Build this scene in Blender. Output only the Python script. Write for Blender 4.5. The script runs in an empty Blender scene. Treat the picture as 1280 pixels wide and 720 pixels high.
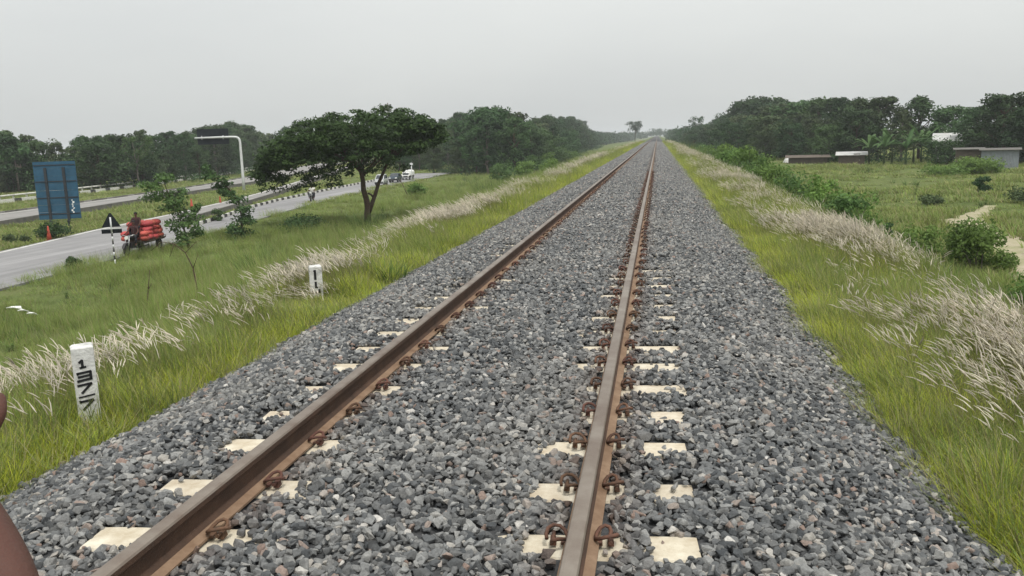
import bpy, bmesh, math, random
import numpy as np
from mathutils import Vector, Matrix, Euler, noise

random.seed(11); RNG = np.random.default_rng(7)
S = bpy.context.scene
COL = S.collection
PI = math.pi

# ------------------------------------------------------------------ helpers
def tag(o, label=None, cat=None, group=None, kind=None):
    if label: o['label'] = label
    if cat: o['category'] = cat
    if group: o['group'] = group
    if kind: o['kind'] = kind
    return o

def empty(name, loc, rz=0.0, label=None, cat=None, group=None):
    o = bpy.data.objects.new(name, None); COL.objects.link(o)
    o.empty_display_size = .2
    o.location = loc; o.rotation_euler = (0, 0, rz)
    return tag(o, label, cat, group)

def copy_tree(o, parent=None):
    c = o.copy(); COL.objects.link(c)
    if parent: c.parent = parent
    for ch in o.children: copy_tree(ch, c)
    return c

class MB:
    """collects verts / faces and links them as one mesh object"""
    def __init__(s): s.v = []; s.f = []; s.m = []; s.sm = []
    def add(s, vs, fs, mi=0, smooth=False):
        o = len(s.v); s.v += [tuple(v) for v in vs]
        for f in fs: s.f.append(tuple(i + o for i in f)); s.m.append(mi); s.sm.append(smooth)
    def box(s, c, d, rot=None, mi=0, taper=1.0):
        x, y, z = d[0] / 2, d[1] / 2, d[2] / 2
        vs = [Vector((a * x * (taper if e > 0 else 1), b * y * (taper if e > 0 else 1), e * z)) for e in (-1, 1) for a, b in ((-1, -1), (1, -1), (1, 1), (-1, 1))]
        if rot is not None:
            M = rot if isinstance(rot, Matrix) else Euler(rot).to_matrix()
            vs = [M @ v for v in vs]
        c = Vector(c)
        s.add([v + c for v in vs], [(3, 2, 1, 0), (4, 5, 6, 7), (0, 1, 5, 4), (1, 2, 6, 5), (2, 3, 7, 6), (3, 0, 4, 7)], mi)
        return s
    def tube(s, path, r, n=8, mi=0, cap=True, smooth=True, flat=1.0):
        P = [Vector(p) for p in path]; k = len(P)
        R = r if hasattr(r, '__len__') else [r] * k
        vs = []; up = None
        for i, p in enumerate(P):
            t = (P[min(i + 1, k - 1)] - P[max(i - 1, 0)]).normalized()
            if up is None:
                up = Vector((0, 0, 1)) if abs(t.z) < .9 else Vector((1, 0, 0))
            a = t.cross(up)
            if a.length < 1e-5: a = t.cross(Vector((.3, 1, .2)))
            a.normalize(); b = a.cross(t).normalized(); up = b
            for j in range(n):
                q = 2 * PI * j / n
                vs.append(p + a * (math.cos(q) * R[i]) + b * (math.sin(q) * R[i] * flat))
        fs = []
        for i in range(k - 1):
            for j in range(n):
                j2 = (j + 1) % n
                fs.append((i * n + j, i * n + j2, (i + 1) * n + j2, (i + 1) * n + j))
        s.add(vs, fs, mi, smooth)
        if cap:
            o = len(s.v) - len(vs)
            s.f.append(tuple(o + j for j in reversed(range(n)))); s.m.append(mi); s.sm.append(False)
            s.f.append(tuple(o + (k - 1) * n + j for j in range(n))); s.m.append(mi); s.sm.append(False)
        return s
    def extrude(s, prof, y0, y1, mi=0, axis='y'):
        """closed 2-D profile (x,z) swept along y"""
        n = len(prof)
        if axis == 'y': vs = [(a, y0, b) for a, b in prof] + [(a, y1, b) for a, b in prof]
        else: vs = [(y0, a, b) for a, b in prof] + [(y1, a, b) for a, b in prof]
        fs = [(i, (i + 1) % n, n + (i + 1) % n, n + i) for i in range(n)]
        s.add(vs, fs + [tuple(reversed(range(n))), tuple(range(n, 2 * n))], mi)
        return s
    def mesh(s, name, mats):
        me = bpy.data.meshes.new(name)
        me.from_pydata(s.v, [], s.f)
        for m in (mats if isinstance(mats, (list, tuple)) else [mats]): me.materials.append(m)
        me.polygons.foreach_set('material_index', s.m)
        me.polygons.foreach_set('use_smooth', s.sm)
        me.update()
        return me
    def build(s, name, mats, parent=None, fixn=True, bevel=0):
        me = s.mesh(name, mats)
        if fixn:
            bm = bmesh.new(); bm.from_mesh(me)
            bmesh.ops.recalc_face_normals(bm, faces=bm.faces)
            if bevel:
                es = [e for e in bm.edges if len(e.link_faces) == 2 and e.calc_face_angle(0) > .5]
                bmesh.ops.bevel(bm, geom=es, offset=bevel, segments=2, affect='EDGES', profile=.5)
            bm.to_mesh(me); bm.free()
        o = bpy.data.objects.new(name, me); COL.objects.link(o)
        if parent: o.parent = parent
        return o

# ------------------------------------------------------------------ materials
def mat(name, col, rough=.8, metal=0., spread=0.0, scale=5.0, alt=None, altw=.5, rnd=0.0, bump=0.0, bscale=40., transl=0.0, spec=.3, detail=5.):
    """noise-mottled principled material. alt = second colour blended by noise; rnd = per-object brightness spread"""
    m = bpy.data.materials.new(name); m.use_nodes = True
    nt = m.node_tree; N = nt.nodes; L = nt.links
    b = N['Principled BSDF']
    b.inputs['Roughness'].default_value = rough; b.inputs['Metallic'].default_value = metal
    b.inputs['Specular IOR Level'].default_value = spec
    tc = N.new('ShaderNodeTexCoord')
    nz = N.new('ShaderNodeTexNoise'); nz.inputs['Scale'].default_value = scale; nz.inputs['Detail'].default_value = detail
    nz.inputs['Roughness'].default_value = .65
    L.new(tc.outputs['Object'], nz.inputs['Vector'])
    mx = N.new('ShaderNodeMix'); mx.data_type = 'RGBA'
    a2 = alt if alt else tuple(c * (1 - spread) for c in col)
    mx.inputs[6].default_value = (*col, 1); mx.inputs[7].default_value = (*a2, 1)
    mr = N.new('ShaderNodeMapRange'); mr.inputs[1].default_value = .5 - .18 + (.5 - altw) * .3; mr.inputs[2].default_value = .5 + .18 + (.5 - altw) * .3
    L.new(nz.outputs['Fac'], mr.inputs[0]); L.new(mr.outputs[0], mx.inputs[0])
    out = mx.outputs[2]
    if rnd:
        oi = N.new('ShaderNodeObjectInfo'); hs = N.new('ShaderNodeHueSaturation')
        r2 = N.new('ShaderNodeMapRange'); r2.inputs[3].default_value = 1 - rnd; r2.inputs[4].default_value = 1 + rnd
        L.new(oi.outputs['Random'], r2.inputs[0]); L.new(r2.outputs[0], hs.inputs['Value'])
        r3 = N.new('ShaderNodeMath'); r3.operation = 'MULTIPLY'; r3.inputs[1].default_value = 7.31
        r4 = N.new('ShaderNodeMath'); r4.operation = 'FRACT'
        r5 = N.new('ShaderNodeMapRange'); r5.inputs[3].default_value = .5 - rnd * .05; r5.inputs[4].default_value = .5 + rnd * .05
        L.new(oi.outputs['Random'], r3.inputs[0]); L.new(r3.outputs[0], r4.inputs[0]); L.new(r4.outputs[0], r5.inputs[0]); L.new(r5.outputs[0], hs.inputs['Hue'])
        L.new(out, hs.inputs['Color']); out = hs.outputs[0]
    L.new(out, b.inputs['Base Color'])
    if bump:
        n2 = N.new('ShaderNodeTexNoise'); n2.inputs['Scale'].default_value = bscale; n2.inputs['Detail'].default_value = 4
        L.new(tc.outputs['Object'], n2.inputs['Vector'])
        bp = N.new('ShaderNodeBump'); bp.inputs['Strength'].default_value = bump; bp.inputs['Distance'].default_value = .02
        L.new(n2.outputs['Fac'], bp.inputs['Height']); L.new(bp.outputs[0], b.inputs['Normal'])
    if transl:
        t = N.new('ShaderNodeBsdfTranslucent'); ms = N.new('ShaderNodeMixShader'); ms.inputs[0].default_value = transl
        L.new(out, t.inputs['Color'])
        L.new(b.outputs[0], ms.inputs[1]); L.new(t.outputs[0], ms.inputs[2]); L.new(ms.outputs[0], N['Material Output'].inputs['Surface'])
    return m

def stone_mat():
    m = bpy.data.materials.new('ballast_granite'); m.use_nodes = True
    nt = m.node_tree; N = nt.nodes; L = nt.links; b = N['Principled BSDF']
    oi = N.new('ShaderNodeObjectInfo'); cr = N.new('ShaderNodeValToRGB')
    e = cr.color_ramp; e.interpolation = 'LINEAR'
    cols = [(0, (.045, .049, .053)), (.3, (.088, .092, .095)), (.62, (.155, .157, .157)), (.85, (.26, .26, .252)), (.925, (.31, .29, .26)), (.945, (.20, .145, .12)), (.962, (.25, .18, .15)), (.98, (.36, .34, .31)), (1, (.50, .48, .45))]
    e.elements[0].position = 0; e.elements[0].color = (*cols[0][1], 1); e.elements[1].position = 1; e.elements[1].color = (*cols[-1][1], 1)
    for p, c in cols[1:-1]:
        q = e.elements.new(p); q.color = (*c, 1)
    L.new(oi.outputs['Random'], cr.inputs[0])
    at = N.new('ShaderNodeAttribute'); at.attribute_type = 'INSTANCER'; at.attribute_name = 'rust'
    ru = N.new('ShaderNodeMix'); ru.data_type = 'RGBA'; ru.inputs[7].default_value = (.13, .070, .042, 1); L.new(at.outputs['Fac'], ru.inputs[0]); L.new(cr.outputs[0], ru.inputs[6])
    ad = N.new('ShaderNodeAttribute'); ad.attribute_type = 'INSTANCER'; ad.attribute_name = 'dust'
    du = N.new('ShaderNodeMix'); du.data_type = 'RGBA'; du.inputs[7].default_value = (.30, .285, .26, 1); L.new(ad.outputs['Fac'], du.inputs[0]); L.new(ru.outputs[2], du.inputs[6])
    tc = N.new('ShaderNodeTexCoord'); nz = N.new('ShaderNodeTexNoise'); nz.inputs['Scale'].default_value = 2.2; nz.inputs['Detail'].default_value = 8; nz.inputs['Roughness'].default_value = .75
    L.new(tc.outputs['Object'], nz.inputs['Vector'])
    mr = N.new('ShaderNodeMapRange'); mr.inputs[1].default_value = .3; mr.inputs[2].default_value = .7; mr.inputs[3].default_value = .62; mr.inputs[4].default_value = 1.4
    L.new(nz.outputs['Fac'], mr.inputs[0])
    mu = N.new('ShaderNodeMix'); mu.data_type = 'RGBA'; mu.blend_type = 'MULTIPLY'; mu.inputs[0].default_value = 1
    L.new(du.outputs[2], mu.inputs[6]); L.new(mr.outputs[0], mu.inputs[7]); L.new(mu.outputs[2], b.inputs['Base Color'])
    bp = N.new('ShaderNodeBump'); bp.inputs['Strength'].default_value = .4; bp.inputs['Distance'].default_value = .1
    L.new(nz.outputs['Fac'], bp.inputs['Height']); L.new(bp.outputs[0], b.inputs['Normal'])
    b.inputs['Roughness'].default_value = .78; b.inputs['Specular IOR Level'].default_value = .35
    return m

def ground_mat():
    m = bpy.data.materials.new('grassy_earth'); m.use_nodes = True
    nt = m.node_tree; N = nt.nodes; L = nt.links; b = N['Principled BSDF']
    tc = N.new('ShaderNodeTexCoord')
    def noise_(sc, det=6, r=.6):
        n = N.new('ShaderNodeTexNoise'); n.inputs['Scale'].default_value = sc; n.inputs['Detail'].default_value = det; n.inputs['Roughness'].default_value = r
        L.new(tc.outputs['Object'], n.inputs['Vector']); return n
    n1 = noise_(.09); n2 = noise_(.9); n3 = noise_(9, 8, .7)
    def ramp(src, els):
        c = N.new('ShaderNodeValToRGB'); e = c.color_ramp
        e.elements[0].position, e.elements[0].color = els[0][0], (*els[0][1], 1); e.elements[1].position, e.elements[1].color = els[-1][0], (*els[-1][1], 1)
        for p, q in els[1:-1]:
            x = e.elements.new(p); x.color = (*q, 1)
        L.new(src.outputs['Fac'], c.inputs[0]); return c
    a = ramp(n1, [(.3, (.075, .105, .028)), (.5, (.115, .145, .045)), (.7, (.16, .165, .07))])
    c2 = ramp(n2, [(.35, (.07, .10, .03)), (.55, (.12, .15, .045)), (.72, (.17, .16, .085))])
    mx = N.new('ShaderNodeMix'); mx.data_type = 'RGBA'; mx.inputs[0].default_value = .5
    L.new(a.outputs[0], mx.inputs[6]); L.new(c2.outputs[0], mx.inputs[7])
    mr = N.new('ShaderNodeMapRange'); mr.inputs[1].default_value = .3; mr.inputs[2].default_value = .7; mr.inputs[3].default_value = .65; mr.inputs[4].default_value = 1.25
    L.new(n3.outputs['Fac'], mr.inputs[0])
    mu = N.new('ShaderNodeMix'); mu.data_type = 'RGBA'; mu.blend_type = 'MULTIPLY'; mu.inputs[0].default_value = 1
    L.new(mx.outputs[2], mu.inputs[6]); L.new(mr.outputs[0], mu.inputs[7]); L.new(mu.outputs[2], b.inputs['Base Color'])
    bp = N.new('ShaderNodeBump'); bp.inputs['Strength'].default_value = .8; bp.inputs['Distance'].default_value = .12
    L.new(n3.outputs['Fac'], bp.inputs['Height']); L.new(bp.outputs[0], b.inputs['Normal'])
    b.inputs['Roughness'].default_value = .95; b.inputs['Specular IOR Level'].default_value = .1
    return m

M = {}
M['ground'] = ground_mat()
M['stone'] = stone_mat()
M['bed'] = mat('ballast_fines_gap_shade', (.075, .076, .078), .95, scale=30, alt=(.035, .036, .038), bump=1., bscale=18)  # bed colour darkened to paint in the shade of gaps between stones
M['asphalt'] = mat('worn_asphalt', (.245, .24, .24), .9, scale=.6, alt=(.205, .20, .203), bump=.2, bscale=60, detail=9)
M['asphalt_old'] = mat('pale_old_asphalt', (.25, .24, .23), .9, scale=.5, alt=(.20, .19, .18), bump=.2, bscale=60, detail=9)
def wear(m):
    nt = m.node_tree; N = nt.nodes; L = nt.links; b = N['Principled BSDF']; src = b.inputs['Base Color'].links[0].from_socket
    tc = N.new('ShaderNodeTexCoord'); mp = N.new('ShaderNodeMapping'); mp.inputs['Scale'].default_value = (1.1, .05, 1); mp.inputs['Rotation'].default_value = (0, 0, -.12)
    n = N.new('ShaderNodeTexNoise'); n.inputs['Scale'].default_value = 1.0; n.inputs['Detail'].default_value = 6
    L.new(tc.outputs['Object'], mp.inputs[0]); L.new(mp.outputs[0], n.inputs['Vector'])
    r = N.new('ShaderNodeMapRange'); r.inputs[1].default_value = .35; r.inputs[2].default_value = .68; r.inputs[3].default_value = .78; r.inputs[4].default_value = 1.18
    L.new(n.outputs['Fac'], r.inputs[0]); x = N.new('ShaderNodeMix'); x.data_type = 'RGBA'; x.blend_type = 'MULTIPLY'; x.inputs[0].default_value = 1
    L.new(src, x.inputs[6]); L.new(r.outputs[0], x.inputs[7]); L.new(x.outputs[2], b.inputs['Base Color'])
wear(M['asphalt']); wear(M['asphalt_old'])
M['white_line'] = mat('road_paint_white', (.62, .61, .57), .8, scale=3, alt=(.40, .39, .36), altw=.35)
M['kerb_white'] = mat('kerb_whitewash', (.66, .65, .60), .85, scale=4, alt=(.42, .41, .37), altw=.4)
M['kerb_black'] = mat('kerb_black_paint', (.03, .03, .03), .8, scale=4, alt=(.09, .085, .08), altw=.3)
M['kerb_dark'] = mat('kerb_old_concrete_shaded', (.085, .082, .075), .9, scale=2, alt=(.15, .14, .125))  # dark tone also carries the shade painted onto the far-road kerb
M['dirt'] = mat('dry_dirt', (.36, .31, .225), .95, scale=1.2, alt=(.21, .21, .10), altw=.4, bump=.6, bscale=12, detail=8)
M['concrete'] = mat('sleeper_concrete', (.60, .55, .45), .9, scale=6, alt=(.36, .29, .20), altw=.44, bump=.25, bscale=90, rnd=.08)
M['rail_side'] = mat('rail_rust', (.050, .031, .022), .85, scale=6, alt=(.092, .052, .034), altw=.45, bump=.3, bscale=120, detail=8)
M['rail_foot'] = mat('rail_foot_dusty_rust', (.26, .175, .115), .9, scale=8, alt=(.15, .09, .055), altw=.42, detail=8)
M['rail_head'] = mat('rail_worn_head', (.25, .215, .18), .45, metal=.45, scale=3, alt=(.13, .092, .07), altw=.5, detail=8)
M['clip'] = mat('clip_rust', (.12, .056, .035), .8, scale=30, alt=(.06, .034, .025), altw=.5, rnd=.3)
M['white_post'] = mat('whitewashed_stone', (.66, .66, .64), .85, scale=12, alt=(.36, .355, .34), altw=.42, bump=.35, bscale=60, detail=9)
M['ink'] = mat('black_paint', (.015, .015, .017), .6)
M['blue'] = mat('sign_back_blue', (.026, .095, .165), .6, scale=1.3, alt=(.016, .06, .105), altw=.45)
M['dark_steel'] = mat('dark_steel', (.02, .024, .03), .6, scale=3, alt=(.035, .037, .04))
M['sign_dark'] = mat('sign_back_dark', (.008, .011, .014), .9, spec=.08, scale=2, alt=(.02, .024, .028))
M['pole_white'] = mat('galvanised_white_pole', (.60, .61, .61), .5, scale=3, alt=(.48, .49, .49))
M['red_cone'] = mat('faded_red_plastic', (.46, .085, .05), .6, scale=5, alt=(.38, .06, .04))
M['sack'] = mat('red_net_sack', (.47, .10, .08), .75, scale=14, alt=(.30, .05, .042), altw=.5, rnd=.22, bump=.8, bscale=16)
M['sack_pale'] = mat('white_woven_sack', (.72, .71, .68), .75, scale=9, alt=(.6, .59, .56), rnd=.1, bump=.5, bscale=12)
M['tyre'] = mat('tyre_rubber', (.02, .02, .02), .85)
M['veh_dark'] = mat('dark_vehicle_paint', (.022, .022, .026), .4, scale=4, alt=(.04, .036, .034))
M['veh_silver'] = mat('silver_car_paint', (.50, .51, .52), .3, metal=.3)
M['veh_white'] = mat('white_van_canvas', (.74, .74, .72), .6, scale=3, alt=(.64, .64, .62))
M['veh_blue'] = mat('dark_blue_car_paint', (.03, .045, .06), .3)
M['glass'] = mat('dark_window_glass', (.02, .025, .03), .12, spec=.6)
M['chrome'] = mat('dull_chrome', (.45, .45, .45), .3, metal=.9)
M['lamp'] = mat('clear_lamp_lens', (.7, .7, .66), .15)
M['wood_deck'] = mat('weathered_planks', (.16, .12, .085), .9, scale=6, alt=(.09, .07, .05))
M['skin'] = mat('brown_skin', (.088, .034, .023), .6, scale=8, alt=(.065, .026, .018), bump=.12, bscale=220, spec=.35)
M['skin'].node_tree.nodes['Principled BSDF'].inputs['Subsurface Weight'].default_value = .08
M['shirt_dark'] = mat('dark_maroon_cloth', (.055, .022, .022), .9, scale=10, alt=(.035, .016, .016))
M['shirt_pale'] = mat('pale_shirt_cloth', (.55, .54, .50), .9)
M['trouser'] = mat('charcoal_trouser_cloth', (.03, .032, .04), .9, scale=10, alt=(.02, .02, .027))
M['hair'] = mat('black_hair', (.012, .011, .010), .6, bump=.8, bscale=80)
M['bark'] = mat('rough_bark', (.095, .065, .042), .95, scale=6, alt=(.05, .034, .023), bump=.8, bscale=14, detail=8)
M['bark_pale'] = mat('grey_bark', (.17, .15, .125), .95, scale=5, alt=(.09, .08, .066), bump=.6, bscale=14)
def leafm(n, c, a, tr=.22, rnd=.18): return mat(n, c, .7, scale=1.1, alt=a, rnd=rnd, transl=tr, spec=.2)
M['leaf_acacia'] = leafm('acacia_leaves', (.043, .084, .019), (.024, .050, .013), .14)
M['leaf_dark'] = leafm('dark_leaves', (.040, .078, .026), (.024, .050, .018), .25, .32)
M['leaf_mid'] = leafm('mid_green_leaves', (.058, .108, .034), (.034, .066, .024), .25, .32)
M['leaf_olive'] = leafm('olive_leaves', (.078, .112, .044), (.048, .072, .031), .25, .32)
M['leaf_bright'] = leafm('bright_leaves', (.15, .24, .055), (.095, .165, .04), .35)
M['leaf_young'] = leafm('young_tree_leaves', (.095, .165, .048), (.058, .105, .033), .35)
M['leaf_banana'] = leafm('banana_leaves', (.085, .15, .05), (.05, .10, .03), .3)
def grassm(n, c, a, rnd=.25, tr=.3): return mat(n, c, .75, scale=.8, alt=a, rnd=rnd, transl=tr, spec=.2)
M['g_lime'] = grassm('lime_verge_grass', (.44, .475, .06), (.32, .39, .055), .28, .4)
M['g_field'] = grassm('field_grass', (.18, .26, .058), (.225, .25, .085), .3, .4)
M['g_dark'] = grassm('dark_reed', (.070, .13, .030), (.05, .095, .024))
M['g_stalk'] = grassm('dry_grass_stalk', (.30, .27, .14), (.22, .22, .09))
M['plume'] = grassm('silky_seed_plume', (.76, .72, .63), (.55, .48, .38), .25, .4)
M['dead'] = mat('dead_stem', (.075, .05, .035), .95)
M['tin'] = mat('corrugated_tin', (.27, .30, .33), .6, metal=.2, scale=1.5, alt=(.20, .21, .225), altw=.4)
M['tin_pale'] = mat('pale_roof_sheet', (.50, .50, .49), .7, scale=1.5, alt=(.33, .32, .30))
M['shack'] = mat('brown_boards', (.13, .105, .085), .95, scale=2, alt=(.08, .065, .052))
M['plaster'] = mat('pale_plaster', (.62, .62, .60), .9, scale=2, alt=(.5, .5, .48))
M['litter'] = mat('white_plastic_litter', (.78, .78, .76), .5)
M['tarp'] = mat('white_tarp', (.7, .69, .67), .7, scale=2, alt=(.55, .54, .52))
# corrugation for the tin
def corrugate(m, freq):
    nt = m.node_tree; N = nt.nodes; L = nt.links
    tc = N.new('ShaderNodeTexCoord'); w = N.new('ShaderNodeTexWave'); w.inputs['Scale'].default_value = freq
    L.new(tc.outputs['Object'], w.inputs['Vector'])
    bp = N.new('ShaderNodeBump'); bp.inputs['Strength'].default_value = .9; bp.inputs['Distance'].default_value = .05
    L.new(w.outputs['Fac'], bp.inputs['Height']); L.new(bp.outputs[0], N['Principled BSDF'].inputs['Normal'])
corrugate(M['tin'], 2.2)

# ------------------------------------------------------------------ terrain
def itp(pts, x): return float(np.interp(x, [p[0] for p in pts], [p[1] for p in pts]))
PROF = [(-3000, -4.1), (-18, -4.1), (-15.5, -3.85), (-5.4, -.95), (-4.3, -.62), (-3.2, -.5), (-2.5, -.55), (0, -.55), (2.6, -.55), (3.3, -.5), (4.7, -.60), (5.7, -.95), (9.3, -2.85), (11, -3.2), (3000, -3.2)]
PX = np.array([p[0] for p in PROF]); PZ = np.array([p[1] for p in PROF])
def hgt_arr(X, Y):
    X = np.asarray(X, float); Y = np.asarray(Y, float)
    z = np.interp(X, PX, PZ)
    # low bumps, none on the roads' flat
    w = np.clip((X + 25.5) / 3, 0, 1) * np.clip((np.abs(X) - 2.8) / 1.2, 0, 1)
    b = .06 * np.sin(X * 1.3 + .7 * np.sin(Y * .41)) + .06 * np.sin(Y * .83 + 1.7 * np.sin(X * .5)) + .10 * np.sin(Y * .21 + X * .33) * np.clip((np.abs(X) - 5) / 4, 0, 1)
    return z + b * w
def hgt(x, y): return float(hgt_arr([x], [y])[0])

xs = np.unique(np.concatenate([np.linspace(-3000, -140, 16), np.linspace(-140, -28, 40), np.linspace(-28, -14, 20), np.linspace(-14, 14, 90), np.linspace(14, 70, 60), np.linspace(70, 3000, 18)]))
ys = np.unique(np.concatenate([np.linspace(-600, -40, 6), np.linspace(-40, -2, 14), np.linspace(-2, 60, 125), np.linspace(60, 200, 110), np.linspace(200, 700, 60), np.linspace(700, 3000, 20)]))
gx, gy = np.meshgrid(xs, ys); gz = hgt_arr(gx, gy)
nx, ny = len(xs), len(ys)
me = bpy.data.meshes.new('ground')
fs = [(j * nx + i, j * nx + i + 1, (j + 1) * nx + i + 1, (j + 1) * nx + i) for j in range(ny - 1) for i in range(nx - 1)]
me.from_pydata(np.stack([gx.ravel(), gy.ravel(), gz.ravel()], 1).tolist(), [], fs)
me.materials.append(M['ground']); me.polygons.foreach_set('use_smooth', [True] * len(fs)); me.update()
ground = bpy.data.objects.new('ground', me); COL.objects.link(ground); tag(ground, kind='structure')

# ballast bed
BW = 2.9
def ballast_z(ax): return np.interp(ax, [0, 1.5, 1.8, 2.95, 3.15], [-.008, -.008, -.04, -.46, -.66])
mb = MB(); bxs = [-3.15, -2.95, -2.4, -1.8, -1.55, -.8, 0, .8, 1.55, 1.8, 2.4, 2.95, 3.15]; bys = list(np.linspace(-30, 80, 56)) + list(np.linspace(90, 700, 40)) + [1000, 1500, 2900]
vs = [(x, y, float(ballast_z(abs(x)))) for y in bys for x in bxs]; k = len(bxs)
mb.add(vs, [(j * k + i, j * k + i + 1, (j + 1) * k + i + 1, (j + 1) * k + i) for j in range(len(bys) - 1) for i in range(k - 1)])
tag(mb.build('ballast_bed', M['bed'], fixn=False), kind='structure')

# ------------------------------------------------------------------ roads
A_NEAR = [(-60, -23), (0, -25.2), (31, -26.9), (41, -27.9), (49, -28.7), (60, -30.1), (76, -32.3), (95, -34.0), (128, -35.4), (165, -36), (420, -36)]
A_FAR = [(-60, -29), (0, -34), (44, -37.8), (51, -39.2), (56, -40.3), (67.6, -41.9), (74, -43.1), (85, -45.3), (97, -47.9), (122, -54.5), (178, -70), (260, -92)]
B_NEAR = [(57, -33.0), (58.8, -34.9), (64, -36.6), (70, -38), (84, -41.2), (97, -44.5), (122, -51.5), (178, -66.5), (260, -88)]
KERB_A = [(57, -32.6), (59, -33.2), (66, -34.7), (73, -36.7), (84, -38.5), (99, -40), (117, -41.3), (136, -42.6), (165, -43), (420, -43.5)]
C_NEAR = [(-60, -34), (0, -39.5), (40, -47.3), (61, -52.2), (72, -54), (91, -57.0), (104, -58.8), (129, -62.6), (180, -75), (260, -96)]
C_FAR = [(-60, -44), (0, -50), (40, -57.5), (74, -63.1), (85, -64), (103, -66.2), (124, -69.5), (180, -84), (260, -106)]
D_KERB = [(0, -66), (60, -73), (90, -77), (104, -78.3), (127, -81.5), (150, -86), (195, -97), (260, -114)]
ROADZ = -4.0
def ribbon(name, left, right, y0, y1, z, m, step=3., skirt=.25, kind='structure'):
    yy = np.unique(np.concatenate([np.arange(y0, y1, step), [y1]])); mb = MB(); n = len(yy)
    vs = []
    for y in yy:
        a, b = itp(left, y), itp(right, y)
        vs += [(a, y, z - skirt), (a, y, z), (b, y, z), (b, y, z - skirt)]
    fs = []
    for i in range(n - 1):
        for q in range(3): fs.append((i * 4 + q, i * 4 + q + 1, i * 4 + q + 5, i * 4 + q + 4))
    fs += [(0, 1, 2, 3), tuple((n - 1) * 4 + q for q in (3, 2, 1, 0))]
    mb.add(vs, fs)
    o = mb.build(name, m)
    if kind: tag(o, kind=kind)
    return o
def off(p, d): return [(y, x + d) for y, x in p]
ribbon('road', A_FAR, A_NEAR, -50, 57, ROADZ, M['asphalt'])
ribbon('slip_road', KERB_A, A_NEAR, 57, 152, ROADZ, M['asphalt'])
ribbon('main_road', A_FAR, B_NEAR, 57, 255, ROADZ + .0, M['asphalt_old'])
ribbon('far_road', C_FAR, C_NEAR, -50, 255, ROADZ, M['asphalt_old'])
ribbon('road_line', off(A_FAR, .25), off(A_FAR, .48), -40, 57, ROADZ + .004, M['white_line'], skirt=.003)
ribbon('road_line', off(A_FAR, .25), off(A_FAR, .48), 57, 200, ROADZ + .004, M['white_line'], skirt=.003)
ribbon('road_line', off(C_FAR, .3), off(C_FAR, .5), -40, 250, ROADZ + .004, M['white_line'], skirt=.003)
def kerb(name, line, y0, y1, h, w, mats, step):
    mb = MB(); y = y0; i = 0
    while y < y1:
        y2 = min(y + step, y1); a, b = itp(line, y), itp(line, y2); d = w / 2
        bt = .04
        vs = [(a - d, y, -4.2), (a + d, y, -4.2), (b + d, y2, -4.2), (b - d, y2, -4.2), (a - d + bt, y, ROADZ + h), (a + d - bt, y, ROADZ + h), (b + d - bt, y2, ROADZ + h), (b - d + bt, y2, ROADZ + h)]
        mb.add(vs, [(3, 2, 1, 0), (4, 5, 6, 7), (1, 2, 6, 5), (3, 0, 4, 7)] + ([(0, 1, 5, 4)] if i == 0 else []) + ([(2, 3, 7, 6)] if y2 >= y1 else []), i % len(mats))
        y = y2; i += 1
    return tag(mb.build(name, mats), kind='structure')
kerb('kerb', off(KERB_A, -.14), 57.2, 150, .24, .26, [M['kerb_white'], M['kerb_black']], .9)
kerb('kerb', off(B_NEAR, .16), 58.5, 250, .34, .3, [M['kerb_dark']], 3)
kerb('kerb', off(C_NEAR, .17), 0, 250, .38, .32, [M['kerb_dark']], 3)  # shade on this kerb's face is put into its dark colour
kerb('kerb', off(C_FAR, -.16), 20, 250, .16, .28, [M['kerb_dark'], M['asphalt_old'], M['kerb_dark']], 1.7)
kerb('kerb', D_KERB, 60, 255, .34, .35, [M['kerb_white'], M['kerb_white'], M['kerb_black']], 1.4)
# dirt path on the right-hand field
PATH = [(9, 19, .8), (12.4, 27, .8), (14.2, 32, .85), (15.2, 37, .9), (15.9, 42, 1.1), (16.3, 46, 1.6), (17.6, 49, 1.3), (19.4, 52.5, .7), (21.5, 56, .3)]
mb = MB(); pp = []
for (a, b) in zip(PATH, PATH[1:]):
    for t in np.linspace(0, 1, 8, endpoint=False): pp.append([a[q] + (b[q] - a[q]) * t for q in range(3)])
rows = []
for i, (x, y, w) in enumerate(pp):
    w *= 1 + .22 * math.sin(i * 1.9) + .15 * math.sin(i * .7 + 1)
    rows.append([(x + w * s, y + .25 * w * s * 0, hgt(x + w * s, y) + (.035 if abs(s) < 1 else -.03)) for s in (-1, -.85, -.4, 0, .4, .85, 1)])
mb.add([v for r in rows for v in r], [(i * 7 + q, i * 7 + q + 1, i * 7 + q + 8, i * 7 + q + 7) for i in range(len(rows) - 1) for q in range(6)], smooth=True)
tag(mb.build('dirt_path', M['dirt']), kind='structure')

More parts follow.
